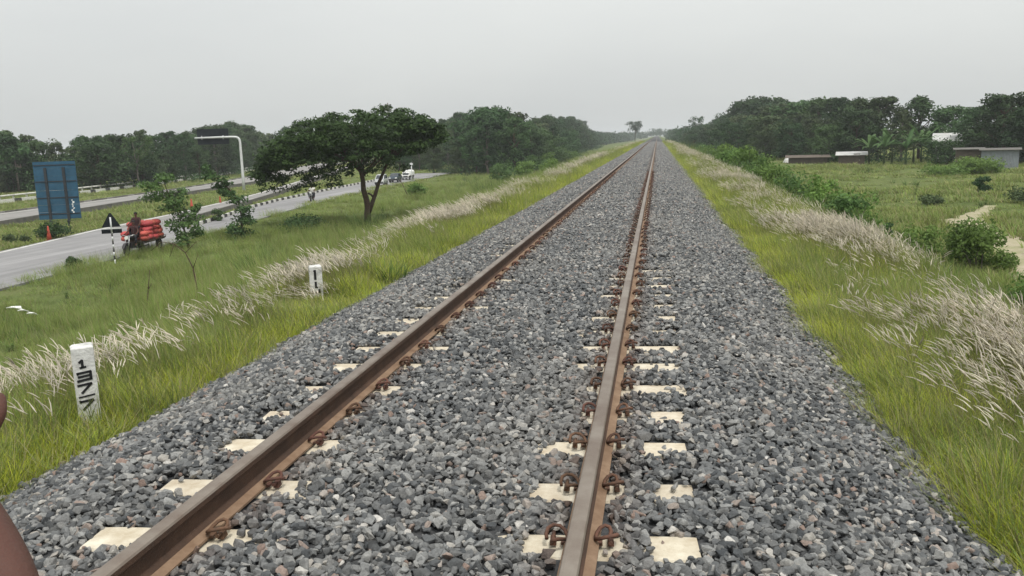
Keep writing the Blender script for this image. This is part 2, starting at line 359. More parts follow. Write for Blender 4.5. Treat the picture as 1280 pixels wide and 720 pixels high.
# ------------------------------------------------------------------ scatter (countless things only)
def scatter(name, pos, rot, scl, idx, protos, label, cat, extra=None):
    n = len(pos)
    me = bpy.data.meshes.new(name); me.vertices.add(n); me.vertices.foreach_set('co', np.asarray(pos, np.float32).ravel())
    for nm, arr in (('rot', rot), ('scl', scl)):
        a = me.attributes.new(nm, 'FLOAT_VECTOR', 'POINT'); a.data.foreach_set('vector', np.asarray(arr, np.float32).ravel())
    for nm, arr in (extra or {}).items():
        a = me.attributes.new(nm, 'FLOAT', 'POINT'); a.data.foreach_set('value', np.asarray(arr, np.float32))
    a = me.attributes.new('pick', 'INT', 'POINT'); a.data.foreach_set('value', np.asarray(idx, np.int32))
    o = bpy.data.objects.new(name, me); COL.objects.link(o)
    c = bpy.data.collections.new(name + '_kinds')
    for p in protos: c.objects.link(p)
    g = bpy.data.node_groups.new(name + '_spread', 'GeometryNodeTree')
    g.interface.new_socket('Geometry', in_out='INPUT', socket_type='NodeSocketGeometry'); g.interface.new_socket('Geometry', in_out='OUTPUT', socket_type='NodeSocketGeometry')
    N = g.nodes; L = g.links
    gi = N.new('NodeGroupInput'); go = N.new('NodeGroupOutput'); ip = N.new('GeometryNodeInstanceOnPoints')
    ci = N.new('GeometryNodeCollectionInfo'); ci.inputs[0].default_value = c; ci.inputs['Separate Children'].default_value = True; ci.inputs['Reset Children'].default_value = True
    def at(nm, ty):
        q = N.new('GeometryNodeInputNamedAttribute'); q.data_type = ty; q.inputs[0].default_value = nm; return q.outputs['Attribute']
    e = N.new('FunctionNodeEulerToRotation')
    L.new(at('rot', 'FLOAT_VECTOR'), e.inputs[0]); L.new(e.outputs[0], ip.inputs['Rotation'])
    L.new(at('scl', 'FLOAT_VECTOR'), ip.inputs['Scale']); L.new(at('pick', 'INT'), ip.inputs['Instance Index'])
    ip.inputs['Pick Instance'].default_value = True
    L.new(gi.outputs[0], ip.inputs['Points']); L.new(ci.outputs[0], ip.inputs['Instance']); L.new(ip.outputs[0], go.inputs[0])
    md = o.modifiers.new('spread', 'NODES'); md.node_group = g
    return tag(o, label, cat, kind='stuff')
def proto(name, mb, mats, fixn=False):
    return bpy.data.objects.new(name, mb.mesh(name, mats))

# ------------------------------------------------------------------ sleepers, rails, clips
SP = .58; Y0 = 2.75; NS = 66; SKEW = math.radians(4.0)
RX = .874
def clip_mb():
    m = MB()   # rusty spring clip: bent bar looping from its shoulder onto the rail foot (rail at -x side, own origin at the foot edge)
    r = .0105
    path = [(.052, -.060, .030), (.052, -.02, .030), (.052, .030, .031), (.058, .060, .038), (.050, .078, .054), (.028, .080, .062), (.004, .066, .056), (-.014, .040, .040), (-.020, .010, .031), (-.018, -.018, .033), (-.004, -.046, .050), (.022, -.062, .066), (.055, -.058, .072), (.080, -.034, .066), (.088, .0, .050), (.084, .03, .036)]
    m.tube(path, r, 8)
    m.box((.054, .0, .014), (.034, .055, .036), taper=.75)     # cast shoulder
    m.box((-.004, 0, .006), (.035, .05, .016))
    return m
clip_me = clip_mb().mesh('rail_clip', M['clip'])
smb = MB()
# sleeper: deep trapezoid beam, lower waist in the middle
secs = []
for x, hw, top in ((-1.375, .125, 0), (-1.30, .13, 0), (-.55, .125, 0), (-.35, .11, -.03), (.35, .11, -.03), (.55, .125, 0), (1.30, .13, 0), (1.375, .125, 0)):
    secs.append([(x, -hw - .02, -.22), (x, -hw + .012, top - .014), (x, -hw + .026, top), (x, hw - .026, top), (x, hw - .012, top - .014), (x, hw + .02, -.22)])
vs = [v for s_ in secs for v in s_]
fs = [(i * 6 + j, i * 6 + (j + 1) % 6, i * 6 + 6 + (j + 1) % 6, i * 6 + 6 + j) for i in range(len(secs) - 1) for j in range(6)] + [(0, 1, 2, 3, 4, 5), tuple((len(secs) - 1) * 6 + j for j in reversed(range(6)))]
smb.add(vs, fs)
sleeper0 = smb.build('concrete_sleeper', M['concrete'])
tag(sleeper0, 'pale concrete sleeper half buried in grey ballast under both rails', 'sleeper', 'concrete sleepers under the rails')
for rx in (-RX, RX):
    for sd in (-1, 1):
        c = bpy.data.objects.new('rail_clip', clip_me); COL.objects.link(c); c.parent = sleeper0
        c.scale = (.86, .86, .8); c.location = (rx + sd * .078, 0, .016); c.rotation_euler = (0, 0, 0 if sd > 0 else PI)
SLY = []
for i in range(NS):
    o = sleeper0 if i == 0 else copy_tree(sleeper0)
    y = Y0 + i * SP + random.uniform(-.02, .02)
    o.location = (random.uniform(-.02, .02), y, 0); o.rotation_euler = (0, 0, SKEW + random.uniform(-.012, .012)); SLY.append(y)

def rail(x, label):
    # flat-bottom rail profile (x offset, z above sleeper); worn head on top, dusty foot
    H = .186; f = .014
    prof = [(-.075, f), (.075, f), (.075, f + .012), (.030, f + .024), (.0095, f + .045), (.0085, H - .055), (.0155, H - .046), (.036, H - .036), (.0365, H - .012), (.031, H - .003), (.018, H), (-.018, H), (-.031, H - .003), (-.0365, H - .012), (-.036, H - .036), (-.0155, H - .046), (-.0085, H - .055), (-.0095, f + .045), (-.030, f + .024), (-.075, f + .012)]
    # mats: 0 side, 1 foot top, 2 head
    mi = {1: 1, 2: 1, 3: 0, 9: 2, 10: 2, 11: 2, 8: 2, 12: 2, 18: 1, 19: 1}
    yy = list(np.linspace(-25, 60, 35)) + list(np.linspace(80, 700, 60)) + list(np.linspace(760, 2600, 20))
    mb = MB(); n = len(prof)
    vs = []
    for y in yy:
        w = .02 * math.sin(y * .045 + x) * min(1, max(0, (y - 50) / 60)) + .045 * math.sin(y * .021 + 2) * min(1, max(0, (y - 90) / 90))
        vs += [(x + w + a, y, b) for a, b in prof]
    mb.v = vs
    for i in range(len(yy) - 1):
        for j in range(n):
            j2 = (j + 1) % n
            mb.f.append((i * n + j, i * n + j2, (i + 1) * n + j2, (i + 1) * n + j)); mb.m.append(mi.get(j, 0)); mb.sm.append(False)
    o = mb.build('steel_rail', [M['rail_side'], M['rail_foot'], M['rail_head']])
    return tag(o, label, 'rail', 'running rails of the track')
rail(-RX, 'rusty steel rail nearer the two white marker stones')
rail(RX, 'rusty steel rail nearer the open field with the huts')

# stones
def rock(k):
    rr = random.Random(100 + k); bm = bmesh.new()
    el = (1, rr.uniform(.62, .9), rr.uniform(.42, .7))
    for _ in range(rr.randint(11, 17)):
        v = Vector((rr.gauss(0, 1), rr.gauss(0, 1), rr.gauss(0, 1))).normalized()
        # push towards a box so that facets are broad
        mxx = max(abs(v.x), abs(v.y), abs(v.z)); v = v * (1 - .55) + v / mxx * .55 * .8
        bm.verts.new((v.x * el[0], v.y * el[1], v.z * el[2]))
    r = bmesh.ops.convex_hull(bm, input=bm.verts)
    for v in [v for v in bm.verts if not v.link_faces]: bm.verts.remove(v)
    bmesh.ops.bevel(bm, geom=[e for e in bm.edges], offset=.035, segments=1, affect='EDGES')
    me = bpy.data.meshes.new('ballast_stone'); bm.to_mesh(me); bm.free(); me.materials.append(M['stone'])
    return bpy.data.objects.new('ballast_stone', me)
ROCKS = [rock(k) for k in range(18)]

# bare patches of sleeper that the stones leave free: (x0, x1, y centre, half width)
patches = []
pr_ = random.Random(3)
for i, y in enumerate(SLY):
    keep = 1.0 if y < 7.2 else (.95 if y < 10 else (.6 if y < 14 else .0))
    for sx in (-1, 1):
        if pr_.random() < keep * 1.03:
            a = pr_.uniform(1.0, 1.08) if pr_.random() < .3 else pr_.uniform(1.08, 1.2); b = pr_.uniform(1.32, 1.40)
            patches.append((sx * a, sx * b, y))
        if pr_.random() < keep * (.97 if y < 4.4 else .72):
            a = .76; b = pr_.uniform(.55, .66)
            patches.append((sx * a, sx * b, y))
tz = math.tan(SKEW)
def stones(y0, y1, per, smin, smax, xmax=3.05):
    n = int((y1 - y0) * 2 * xmax * per)
    x = RNG.uniform(-xmax, xmax, n); y = RNG.uniform(y0, y1, n)
    s = smin + (smax - smin) * RNG.beta(1.5, 2.4, n) * np.where(RNG.random(n) < .05, 1.35, 1)
    keep = np.ones(n, bool)
    # irregular outer rim
    rim = 2.96 + .12 * np.sin(y * 2.1 + np.sign(x)) + .1 * np.sin(y * 5.3) + RNG.normal(0, .07, n)
    keep &= np.abs(x) < rim
    ax = np.abs(np.abs(x) - RX)
    keep &= (ax > .085 + s * .55) | ((RNG.random(n) < .06) & (ax > .06 + s))
    near = y < 15
    idx = np.where(near)[0]
    for (a, b, yc) in patches:
        lo, hi = min(a, b), max(a, b)
        m = (x > lo - .01) & (x < hi + .02) & (np.abs(y - (yc + x * tz)) < .088 + s * .85)
        keep &= ~(m & (RNG.random(n) > .035))
    # free room for the clips
    fr = ((y - Y0 - x * tz) / SP); d = np.abs(fr - np.round(fr)) * SP
    keep &= ~((ax < .17) & (d < .075) & (np.round(fr) >= 0))
    x, y, s = x[keep], y[keep], s[keep]
    z = ballast_z(np.abs(x)) + s * .30 + RNG.uniform(-.002, .026, len(x))
    # a little crib hump between sleepers, slightly lower beside the rails
    fr = ((y - Y0 - x * tz) / SP); d = np.abs(fr - np.round(fr)) * SP
    z += np.where(np.abs(x) < 1.45, -.003 * (d < .13), 0) + .012 * np.sin(x * 4.1 + y * 1.3) * np.sin(y * 2.7)
    return x, y, z, s
def stone_set(*zones):
    X = [stones(*z) for z in zones]
    x, y, z, s = [np.concatenate([q[i] for q in X]) for i in range(4)]
    n = len(x); rot = np.stack([RNG.normal(0, .5, n), RNG.normal(0, .5, n), RNG.uniform(0, 6.28, n)], 1)
    sc = np.stack([s * RNG.uniform(.8, 1.25, n), s * RNG.uniform(.8, 1.2, n), s * RNG.uniform(.8, 1.2, n)], 1)
    return np.stack([x, y, z], 1), rot, sc, RNG.integers(0, len(ROCKS), n)
p, r, s, i = stone_set((1.2, 9, 1500, .015, .045), (9, 20, 1000, .018, .045), (20, 45, 470, .026, .05), (45, 110, 170, .04, .062), (110, 220, 55, .055, .09))
rd = np.abs(np.abs(p[:, 0]) - RX)
rust = np.clip(np.exp(-(rd / .16) ** 2) * RNG.uniform(.1, .95, len(p)), 0, .85)
dust = np.clip(.05 + .3 * np.array([noise.noise((a * 1.1, b * .8, 4.)) for a, b, c in p]) + RNG.normal(0, .08, len(p)), 0, .5)
scatter('ballast_stones', p, r, s, i, ROCKS, 'grey crushed stone ballast heaped between and beside the rails', 'ballast', {'rust': rust, 'dust': dust})
print('stones', len(p))

# ------------------------------------------------------------------ grass
def blade(mb, base, az, h, w, lean, droop, mi=0, wind=(-1, 0), seg=3):
    bx, by, bz = base; ca, sa = math.cos(az), math.sin(az)
    vs = []
    for k in range(seg + 1):
        t = k / seg; r = lean * h * t + droop * h * t * t
        ww = w * (1 - t) ** .7 if k < seg else w * .08
        x = bx + ca * r + wind[0] * h * t * t; y = by + sa * r + wind[1] * h * t * t
        z = bz + h * t * (1 - .25 * droop * t)
        px, py = -sa * ww / 2, ca * ww / 2
        vs += [(x - px, y - py, z), (x + px, y + py, z)]
    mb.add(vs, [(2 * k, 2 * k + 1, 2 * k + 3, 2 * k + 2) for k in range(seg)], mi)
    return vs[-1]
def tuft(name, seed, n, h, spread, w, mats, droop=.5, windx=-.2, plumes=0, ph=.7, dry=0.12):
    rr = random.Random(seed); mb = MB()
    for _ in range(n):
        a = rr.uniform(0, 2 * PI); r = spread * math.sqrt(rr.random())
        blade(mb, (r * math.cos(a), r * math.sin(a), -.04), a + rr.gauss(0, .8), h * rr.uniform(.5, 1.1), w * rr.uniform(.7, 1.3), rr.uniform(.05, .3), rr.uniform(.1, 1) * droop, 1 if (len(mats) > 1 and rr.random() < dry) else 0, (windx * rr.uniform(.4, 1.4), windx * rr.uniform(-.3, .3)))
    for _ in range(plumes):
        a = rr.uniform(0, 2 * PI); r = spread * math.sqrt(rr.random()); H = ph * rr.uniform(.72, 1.12)
        x, y = r * math.cos(a), r * math.sin(a); wl = rr.uniform(.02, .5); wy = rr.uniform(-.28, .2)
        P = []
        for k in range(6):
            t = k / 5; P.append(Vector((x - wl * H * t ** 2.1, y + wy * H * t * t, H * t * (1 - .18 * t * t))))
        mb.tube(P[:5], .0014, 3, 1, cap=False)
        L_ = rr.uniform(.09, .17); d = (P[5] - P[4]).normalized(); q = P[4]; d2 = Vector((d.x - .18, d.y, d.z - .22)).normalized()
        pts = [q, q + d * L_ * .3, q + d * L_ * .65, q + d * L_ * .65 + d2 * L_ * .4]
        mb.tube(pts, [.0015, rr.uniform(.003, .0062), rr.uniform(.0028, .005), .001], 5, 2, cap=False)
    return proto(name, mb, mats)
LIME = [tuft('lime_grass', 10 + k, 34, (.24, .3, .22, .34, .28, .4, .36)[k], .12, .0075, [M['g_lime'] if k < 5 else M['g_field'], M['g_stalk']], .8, -.12, dry=(.06, .1, .15, .12, .06, .25, .5)[k]) for k in range(7)]
MEAD = [tuft('meadow_grass', 30 + k, 30, .42, .16, .010, [M['g_field'], M['g_stalk']], .7, -.15) for k in range(5)]
PLUM = [tuft('plume_grass', 50 + k, 18, .40, .16, .008, [M['g_lime'], M['g_stalk'], M['plume']], .7, -.22, plumes=13, ph=.64, dry=.4) for k in range(6)]
REED = [tuft('reed_grass', 70 + k, 46, 1.0, .28, .022, [M['g_dark'], M['g_field']], .55, -.12) for k in range(3)]
FARG = [tuft('coarse_grass', 90 + k, 26, .6, .45, .05, [M['g_field'], M['g_stalk']], .6, -.12, dry=.3) for k in range(4)]
def weed(name, seed):
    rr = random.Random(seed); mb = MB()
    for _ in range(9):
        a = rr.uniform(0, 6.28); H = rr.uniform(.35, .85); top = Vector((math.cos(a) * .3 * H - .08, math.sin(a) * .3 * H, H)); b0 = Vector((rr.gauss(0, .07), rr.gauss(0, .07), -.03))
        mb.tube([b0, b0.lerp(top, .5) + Vector((0, 0, .05)), top], [.006, .004, .002], 3, 1, cap=False)
        for k in range(13):
            t = .2 + .8 * k / 13; p = b0.lerp(top, t); q = rr.uniform(0, 6.28); L_ = rr.uniform(.05, .12) * (1.2 - .5 * t); d = Vector((math.cos(q), math.sin(q), rr.uniform(-.1, .6))); w_ = Vector((-math.sin(q), math.cos(q), 0)) * L_ * .3
            mb.add([p, p + d * L_ * .5 + w_, p + d * L_, p + d * L_ * .5 - w_], [(0, 1, 2, 3)], 0)
    return proto(name, mb, [M['leaf_bright'], M['leaf_olive']])
WEED = [weed('tall_weed', 120 + k) for k in range(3)] + [tuft('tall_weed', 130 + k, 34, .8, .2, .014, [M['g_dark'], M['g_stalk']], .55, -.12, dry=.15) for k in range(3)]
def patch_noise(x, y, s, seed=0.0):
    return np.array([noise.noise((a * s + seed, b * s, seed * 1.7)) for a, b in zip(x, y)])
GP = {k: [[], [], [], []] for k in 'verge plume meadow rough weed'.split()}
def put(kind, x, y, scale, base, np_, lift=0.0, zs=None):
    n = len(x)
    if n == 0: return
    z = hgt_arr(x, y) + lift
    thin = (np.hypot(x + 3.45, y - 10.6) < .75) | (np.hypot(x + 3.2, y - 5.65) < .16)   # trodden ground in front of the marker stones
    zs = np.where(thin, .45, 1.0) * (zs if zs is not None else scale)
    G = GP[kind]
    G[0].append(np.stack([x, y, z], 1)); G[1].append(np.stack([RNG.normal(0, .06, n), RNG.normal(0, .06, n), RNG.normal(0, .7 if kind == 'plume' else .45, n)], 1))
    G[2].append(np.stack([scale * RNG.uniform(.85, 1.15, n), scale * RNG.uniform(.85, 1.15, n), (zs if zs is not None else scale) * RNG.uniform(.75, 1.2, n)], 1)); G[3].append(base + RNG.integers(0, np_, n))
def roadside(x, y):
    """True where grass may grow on the left flat"""
    yy = y
    def I(p): return np.interp(yy, [q[0] for q in p], [q[1] for q in p])
    on = (x < I(A_NEAR) - .7 + .6 * np.sin(yy * .37) * np.sin(yy * .11)) & (x > np.where(yy < 57, I(A_FAR), I(KERB_A)) - .2)
    on |= (yy >= 56.5) & (x < I(B_NEAR) + .5) & (x > I(A_FAR) - .1)
    on |= (x < I(C_NEAR) + .6) & (x > I(C_FAR) - .5)
    return ~on
def on_path(x, y):
    px = np.interp(y, [q[1] for q in PATH], [q[0] for q in PATH]); w = np.interp(y, [q[1] for q in PATH], [q[2] for q in PATH], left=0, right=0)
    return np.abs(x - px) < w * (.62 + .3 * RNG.random(len(x)))
def visible(x, y):  # rough wedge seen from the track, with a margin for a side step
    return (x > -1.05 * y - 6) & (x < .62 * y + 8)
def area(x0, x1, y0, y1, per):
    n = int((x1 - x0) * (y1 - y0) * per); x = RNG.uniform(x0, x1, n); y = RNG.uniform(y0, y1, n)
    k = visible(x, y); return x[k], y[k]
# --- lush lime strips beside the ballast, both sides
for (y0, y1, per, sc) in ((1, 11, 170, 1.0), (11, 24, 95, 1.2), (24, 50, 42, 1.6), (50, 110, 14, 2.1), (110, 260, 3.0, 3.2)):
    for s0 in (-1, 1):
        x, y = area(2.55, 5.6, y0, y1, per) if s0 > 0 else area(-5.4, -2.5, y0, y1, per)
        ax = np.abs(x); e = 2.74 + .15 * np.sin(y * 1.7 + s0) + .12 * np.sin(y * 4.7) - (.22 * np.clip(y / 40, 0, 1) if s0 < 0 else 0)
        pn = patch_noise(x, y, .9, 3.0 + s0)
        k = (ax > e + RNG.normal(0, .09, len(x))) & (RNG.random(len(x)) < np.clip(1.25 - (ax - 3.6) * (.28) + pn * .6, .3, 1))
        zz = sc ** .6 * (.70 + .42 * np.clip((ax - e) / .5, 0, 1)) * (1 + .35 * pn)
        put('verge', x[k], y[k], sc ** .85 * np.ones(k.sum()), 0, 7, zs=np.clip(zz[k], .35, 2.5))
# --- plume bands on the shoulders
for (y0, y1, per, sc) in ((1.5, 10, 62, 1.0), (10, 22, 42, 1.08), (22, 45, 20, 1.3), (45, 100, 7.5, 1.8), (100, 300, 1.6, 2.6)):
    for s0 in (-1, 1):
        x, y = area(3.35, 6.6, y0, y1, per) if s0 > 0 else area(-5.6, -3.2, y0, y1, per)
        ax = np.abs(x); pn = patch_noise(x, y, .55, 9.0 + s0)
        c = np.where(s0 > 0, 4.75 + 0 * y, 4.15 + .2 * np.sin(y * .4)); wd = 1.0 if s0 > 0 else .6
        d = np.exp(-((ax - c) / wd) ** 2) * np.clip(.7 + pn * 1.7, 0, 1.3)
        if s0 < 0: d = d * np.clip(.35 + (y - 4) / 6, .3, 1)
        else: d = d * np.clip((y - 3) / 5, .12, 1)
        d = np.maximum(d * np.clip(.42 + 1.5 * patch_noise(x, y, .16, 61. + s0), .12, .85), .05)
        k = RNG.random(len(x)) < d
        put('plume', x[k], y[k], sc ** .65 * np.ones(k.sum()), 0, 6, zs=sc ** .45 * np.ones(k.sum()) * (.95 + .2 * pn[k]))
        x, y = area(3.5, 6.2, y0, y1, per * 1.1) if s0 > 0 else area(-5.6, -3.4, y0, y1, per * 1.1)
        pn = patch_noise(x, y, .5, 71.)
        put('meadow', x, y, sc ** .8 * np.ones(len(x)), 0, 5, zs=np.clip(sc ** .45 * (.95 + .6 * pn), .4, 3))
# --- slopes and the flat on the left
for (y0, y1, per, sc) in ((2, 14, 30, 1.0), (14, 30, 15, 1.35), (30, 60, 6, 1.9), (60, 130, 2.2, 2.6), (130, 330, .5, 4)):
    x, y = area(-32, -4.6, y0, y1, per); k = roadside(x, y) & (x > -31.5)
    pn = patch_noise(x, y, .22, 21.)
    k &= RNG.random(len(x)) < .62 + .7 * pn
    put('meadow', x[k], y[k], sc ** .85 * np.ones(k.sum()), 0, 5, zs=np.clip(sc ** .5 * (1.25 + 1.1 * pn[k]) * np.where(x[k] < -25, .7, 1), .3, 3))
    x, y = area(5.3, 12.5, y0, y1, per * .95); pn = patch_noise(x, y, .3, 33.); k = RNG.random(len(x)) < .7 + .6 * pn
    k &= ~on_path(x, y)
    put('meadow', x[k], y[k], sc ** .85 * np.ones(k.sum()), 0, 5, zs=np.clip(sc ** .5 * (1.1 + .8 * pn[k]), .3, 3))
for (y0, y1, per, sc) in ((4, 30, .8, .85), (30, 70, .26, 1.15), (70, 130, .09, 1.7)):
    x, y = area(-27, -5.2, y0, y1, per); pn = patch_noise(x, y, .16, 81.); k = (RNG.random(len(x)) < .35 + 1.2 * pn) & roadside(x, y)
    put('weed', x[k], y[k], sc * np.ones(k.sum()), 0, 6, zs=sc * np.clip(.6 + .7 * pn[k], .35, 1.3))
    x, y = area(5.8, 40, y0, y1, per * .8); pn = patch_noise(x, y, .16, 91.); k = (RNG.random(len(x)) < .3 + 1.2 * pn) & ~on_path(x, y)
    put('weed', x[k], y[k], sc * np.ones(k.sum()), 0, 6, zs=sc * np.clip(.5 + .7 * pn[k], .3, 1.2))
for (y0, y1, per, sc) in ((22, 50, 1.5, 1.5), (50, 110, .6, 2.2), (110, 200, .2, 3.0)):   # rank growth along the foot of the right bank crest
    x, y = area(6.0, 9.6, y0, y1, per); pn = patch_noise(x, y, .2, 101.); k = RNG.random(len(x)) < .6 + pn
    put('weed', x[k], y[k], sc * np.ones(k.sum()), 0, 6, zs=sc * np.clip(.8 + .6 * pn[k], .5, 1.4))
# --- islands and far verges on the left, the open field on the right
for (y0, y1, per, sc) in ((18, 60, 2.6, 1.0), (60, 120, 1.1, 1.3), (120, 260, .25, 2.2)):
    x, y = area(-110, -32, y0, y1, per); k = roadside(x, y); pn = patch_noise(x, y, .12, 41.)
    put('rough', x[k], y[k], sc * np.ones(k.sum()), 0, 4, zs=np.clip((.55 + .5 * pn[k]), .2, 2))
    x, y = area(11, 95, y0, y1, per * 1.2); k = ~on_path(x, y); pn = patch_noise(x, y, .11, 51.)
    k &= RNG.random(len(x)) < np.clip(.62 + 1.0 * pn, .12, 1)
    put('rough', x[k], y[k], sc * np.ones(k.sum()), 0, 4, zs=np.clip((.55 + .7 * pn[k]), .18, 2))
for key, protos, lab in (('verge', LIME, 'short lime green grass growing along both edges of the ballast'), ('plume', PLUM, 'wind-bent grass with white silky plumes on the embankment shoulders'), ('meadow', MEAD, 'mid green meadow grass on the embankment slopes and roadside flat'), ('weed', WEED, 'taller leafy weeds and dark tussocks scattered over slopes and field'), ('rough', FARG, 'coarse rough grass over the open field and road islands')):
    G = [np.concatenate(q) for q in GP[key]]
    scatter(key + '_grass', G[0], G[1], G[2], G[3], protos, lab, 'grass'); print(key, len(G[0]))

# ------------------------------------------------------------------ trees
def leaves(mb, c, rad, n, size, rr, mi=0, up=.35):
    c = Vector(c)
    for _ in range(n):
        d = Vector((rr.gauss(0, 1), rr.gauss(0, 1), rr.gauss(0, 1))).normalized()
        q = rr.random() ** .45
        p = c + Vector((d.x * rad[0], d.y * rad[1], d.z * rad[2])) * q
        nrm = (d * .7 + Vector((rr.gauss(0, .5), rr.gauss(0, .5), rr.gauss(0, .5) + up))).normalized()
        t = nrm.cross(Vector((rr.gauss(0, 1), rr.gauss(0, 1), rr.gauss(0, 1)))).normalized(); b = nrm.cross(t)
        s = size * rr.uniform(.6, 1.3); l = s * rr.uniform(.9, 1.6)
        mb.add([p - t * l * .5, p + b * s * .32 - t * l * .05 - nrm * s * .08, p + t * l * .5, p - b * s * .32 - t * l * .05 - nrm * s * .08], [(0, 1, 2, 3)], mi)
def limb(mb, p0, p1, r0, r1, rr, n=5, wob=.08, sides=7):
    p0, p1 = Vector(p0), Vector(p1); L = (p1 - p0).length; P = []; R = []
    for i in range(n + 1):
        t = i / n; w = math.sin(t * PI) * wob * L
        P.append(p0.lerp(p1, t) + Vector((rr.gauss(0, 1), rr.gauss(0, 1), rr.gauss(0, .6))) * w * .5); R.append(r0 + (r1 - r0) * t)
    mb.tube(P, R, sides); return P
def wood_tree(name, seed, H, W, base, nclump, per, size, leaf, bark, shape, label, cat='tree'):
    """trunk, limbs and a crown of leaf-sized faces gathered in uneven clumps"""
    rr = random.Random(seed); tm = MB(); cm = MB()
    trunk_top = (rr.uniform(-.3, .3), rr.uniform(-.3, .3), H * .72)
    limb(tm, (0, 0, -.3), trunk_top, .022 * H, .006 * H, rr, 6, .03)
    cl = []
    for k in range(nclump):
        t = (k + rr.random()) / nclump
        z = base + (H - base) * t
        w = W * .5 * shape(t)
        a = k * 2.399 + rr.gauss(0, .5); rad = w * rr.uniform(.35, 1.0)
        r = rr.uniform(.13, .24) * W * (.75 + .5 * (1 - t))
        z = min(z, H - r * .55)
        cl.append(((rad * math.cos(a), rad * math.sin(a), z), (r, r, r * rr.uniform(.55, .85))))
    cl.append(((trunk_top[0], trunk_top[1], H - .07 * H), (W * .15, W * .15, .07 * H)))
    for c, r in cl:
        leaves(cm, c, r, int(per * rr.uniform(.7, 1.3)), size, rr)
        if rr.random() < .55: limb(tm, (0, 0, max(.2 * H, c[2] - .25 * H)), c, .008 * H, .003 * H, rr, 4, .08, 5)
    t = empty(name, (0, 0, 0), 0, label, cat)
    tm.build('trunk', bark, t, fixn=False); cm.build('crown', leaf, t, fixn=False)
    return t
dome = lambda t: math.sqrt(max(.05, 1 - (2 * t - .85) ** 2 / 1.5))
egg = lambda t: max(.25, math.sin(PI * min(1, .18 + .82 * t)) ** .7)
spire = lambda t: max(.2, 1.05 - .8 * t)
umbr = lambda t: .45 + .6 * t
KINDS = [
 ('broadleaf_tree', 301, 9.5, 8.0, 1.6, 34, 120, .42, 'leaf_dark', 'bark', dome, 'dense dark broadleaf tree'),
 ('broadleaf_tree', 302, 10, 7.0, 2.0, 30, 120, .40, 'leaf_mid', 'bark', egg, 'mid green rounded tree'),
 ('slender_tree', 303, 11, 4.6, 2.4, 26, 105, .36, 'leaf_olive', 'bark_pale', egg, 'slender olive green tree'),
 ('broadleaf_tree', 304, 8.5, 8.6, 1.2, 36, 115, .44, 'leaf_mid', 'bark', dome, 'broad low crowned tree'),
 ('pointed_tree', 305, 12, 5.4, 1.8, 28, 110, .38, 'leaf_dark', 'bark_pale', spire, 'pointed dark tree'),
 ('broadleaf_tree', 306, 9.0, 7.2, 1.4, 30, 120, .42, 'leaf_olive', 'bark', dome, 'grey green bushy tree'),
]
PROTO_T = [wood_tree(k[0], k[1], k[2], k[3], k[4], k[5], k[6], k[7], M[k[8]], M[k[9]], k[10], k[11]) for k in KINDS]
used = [False] * len(KINDS)
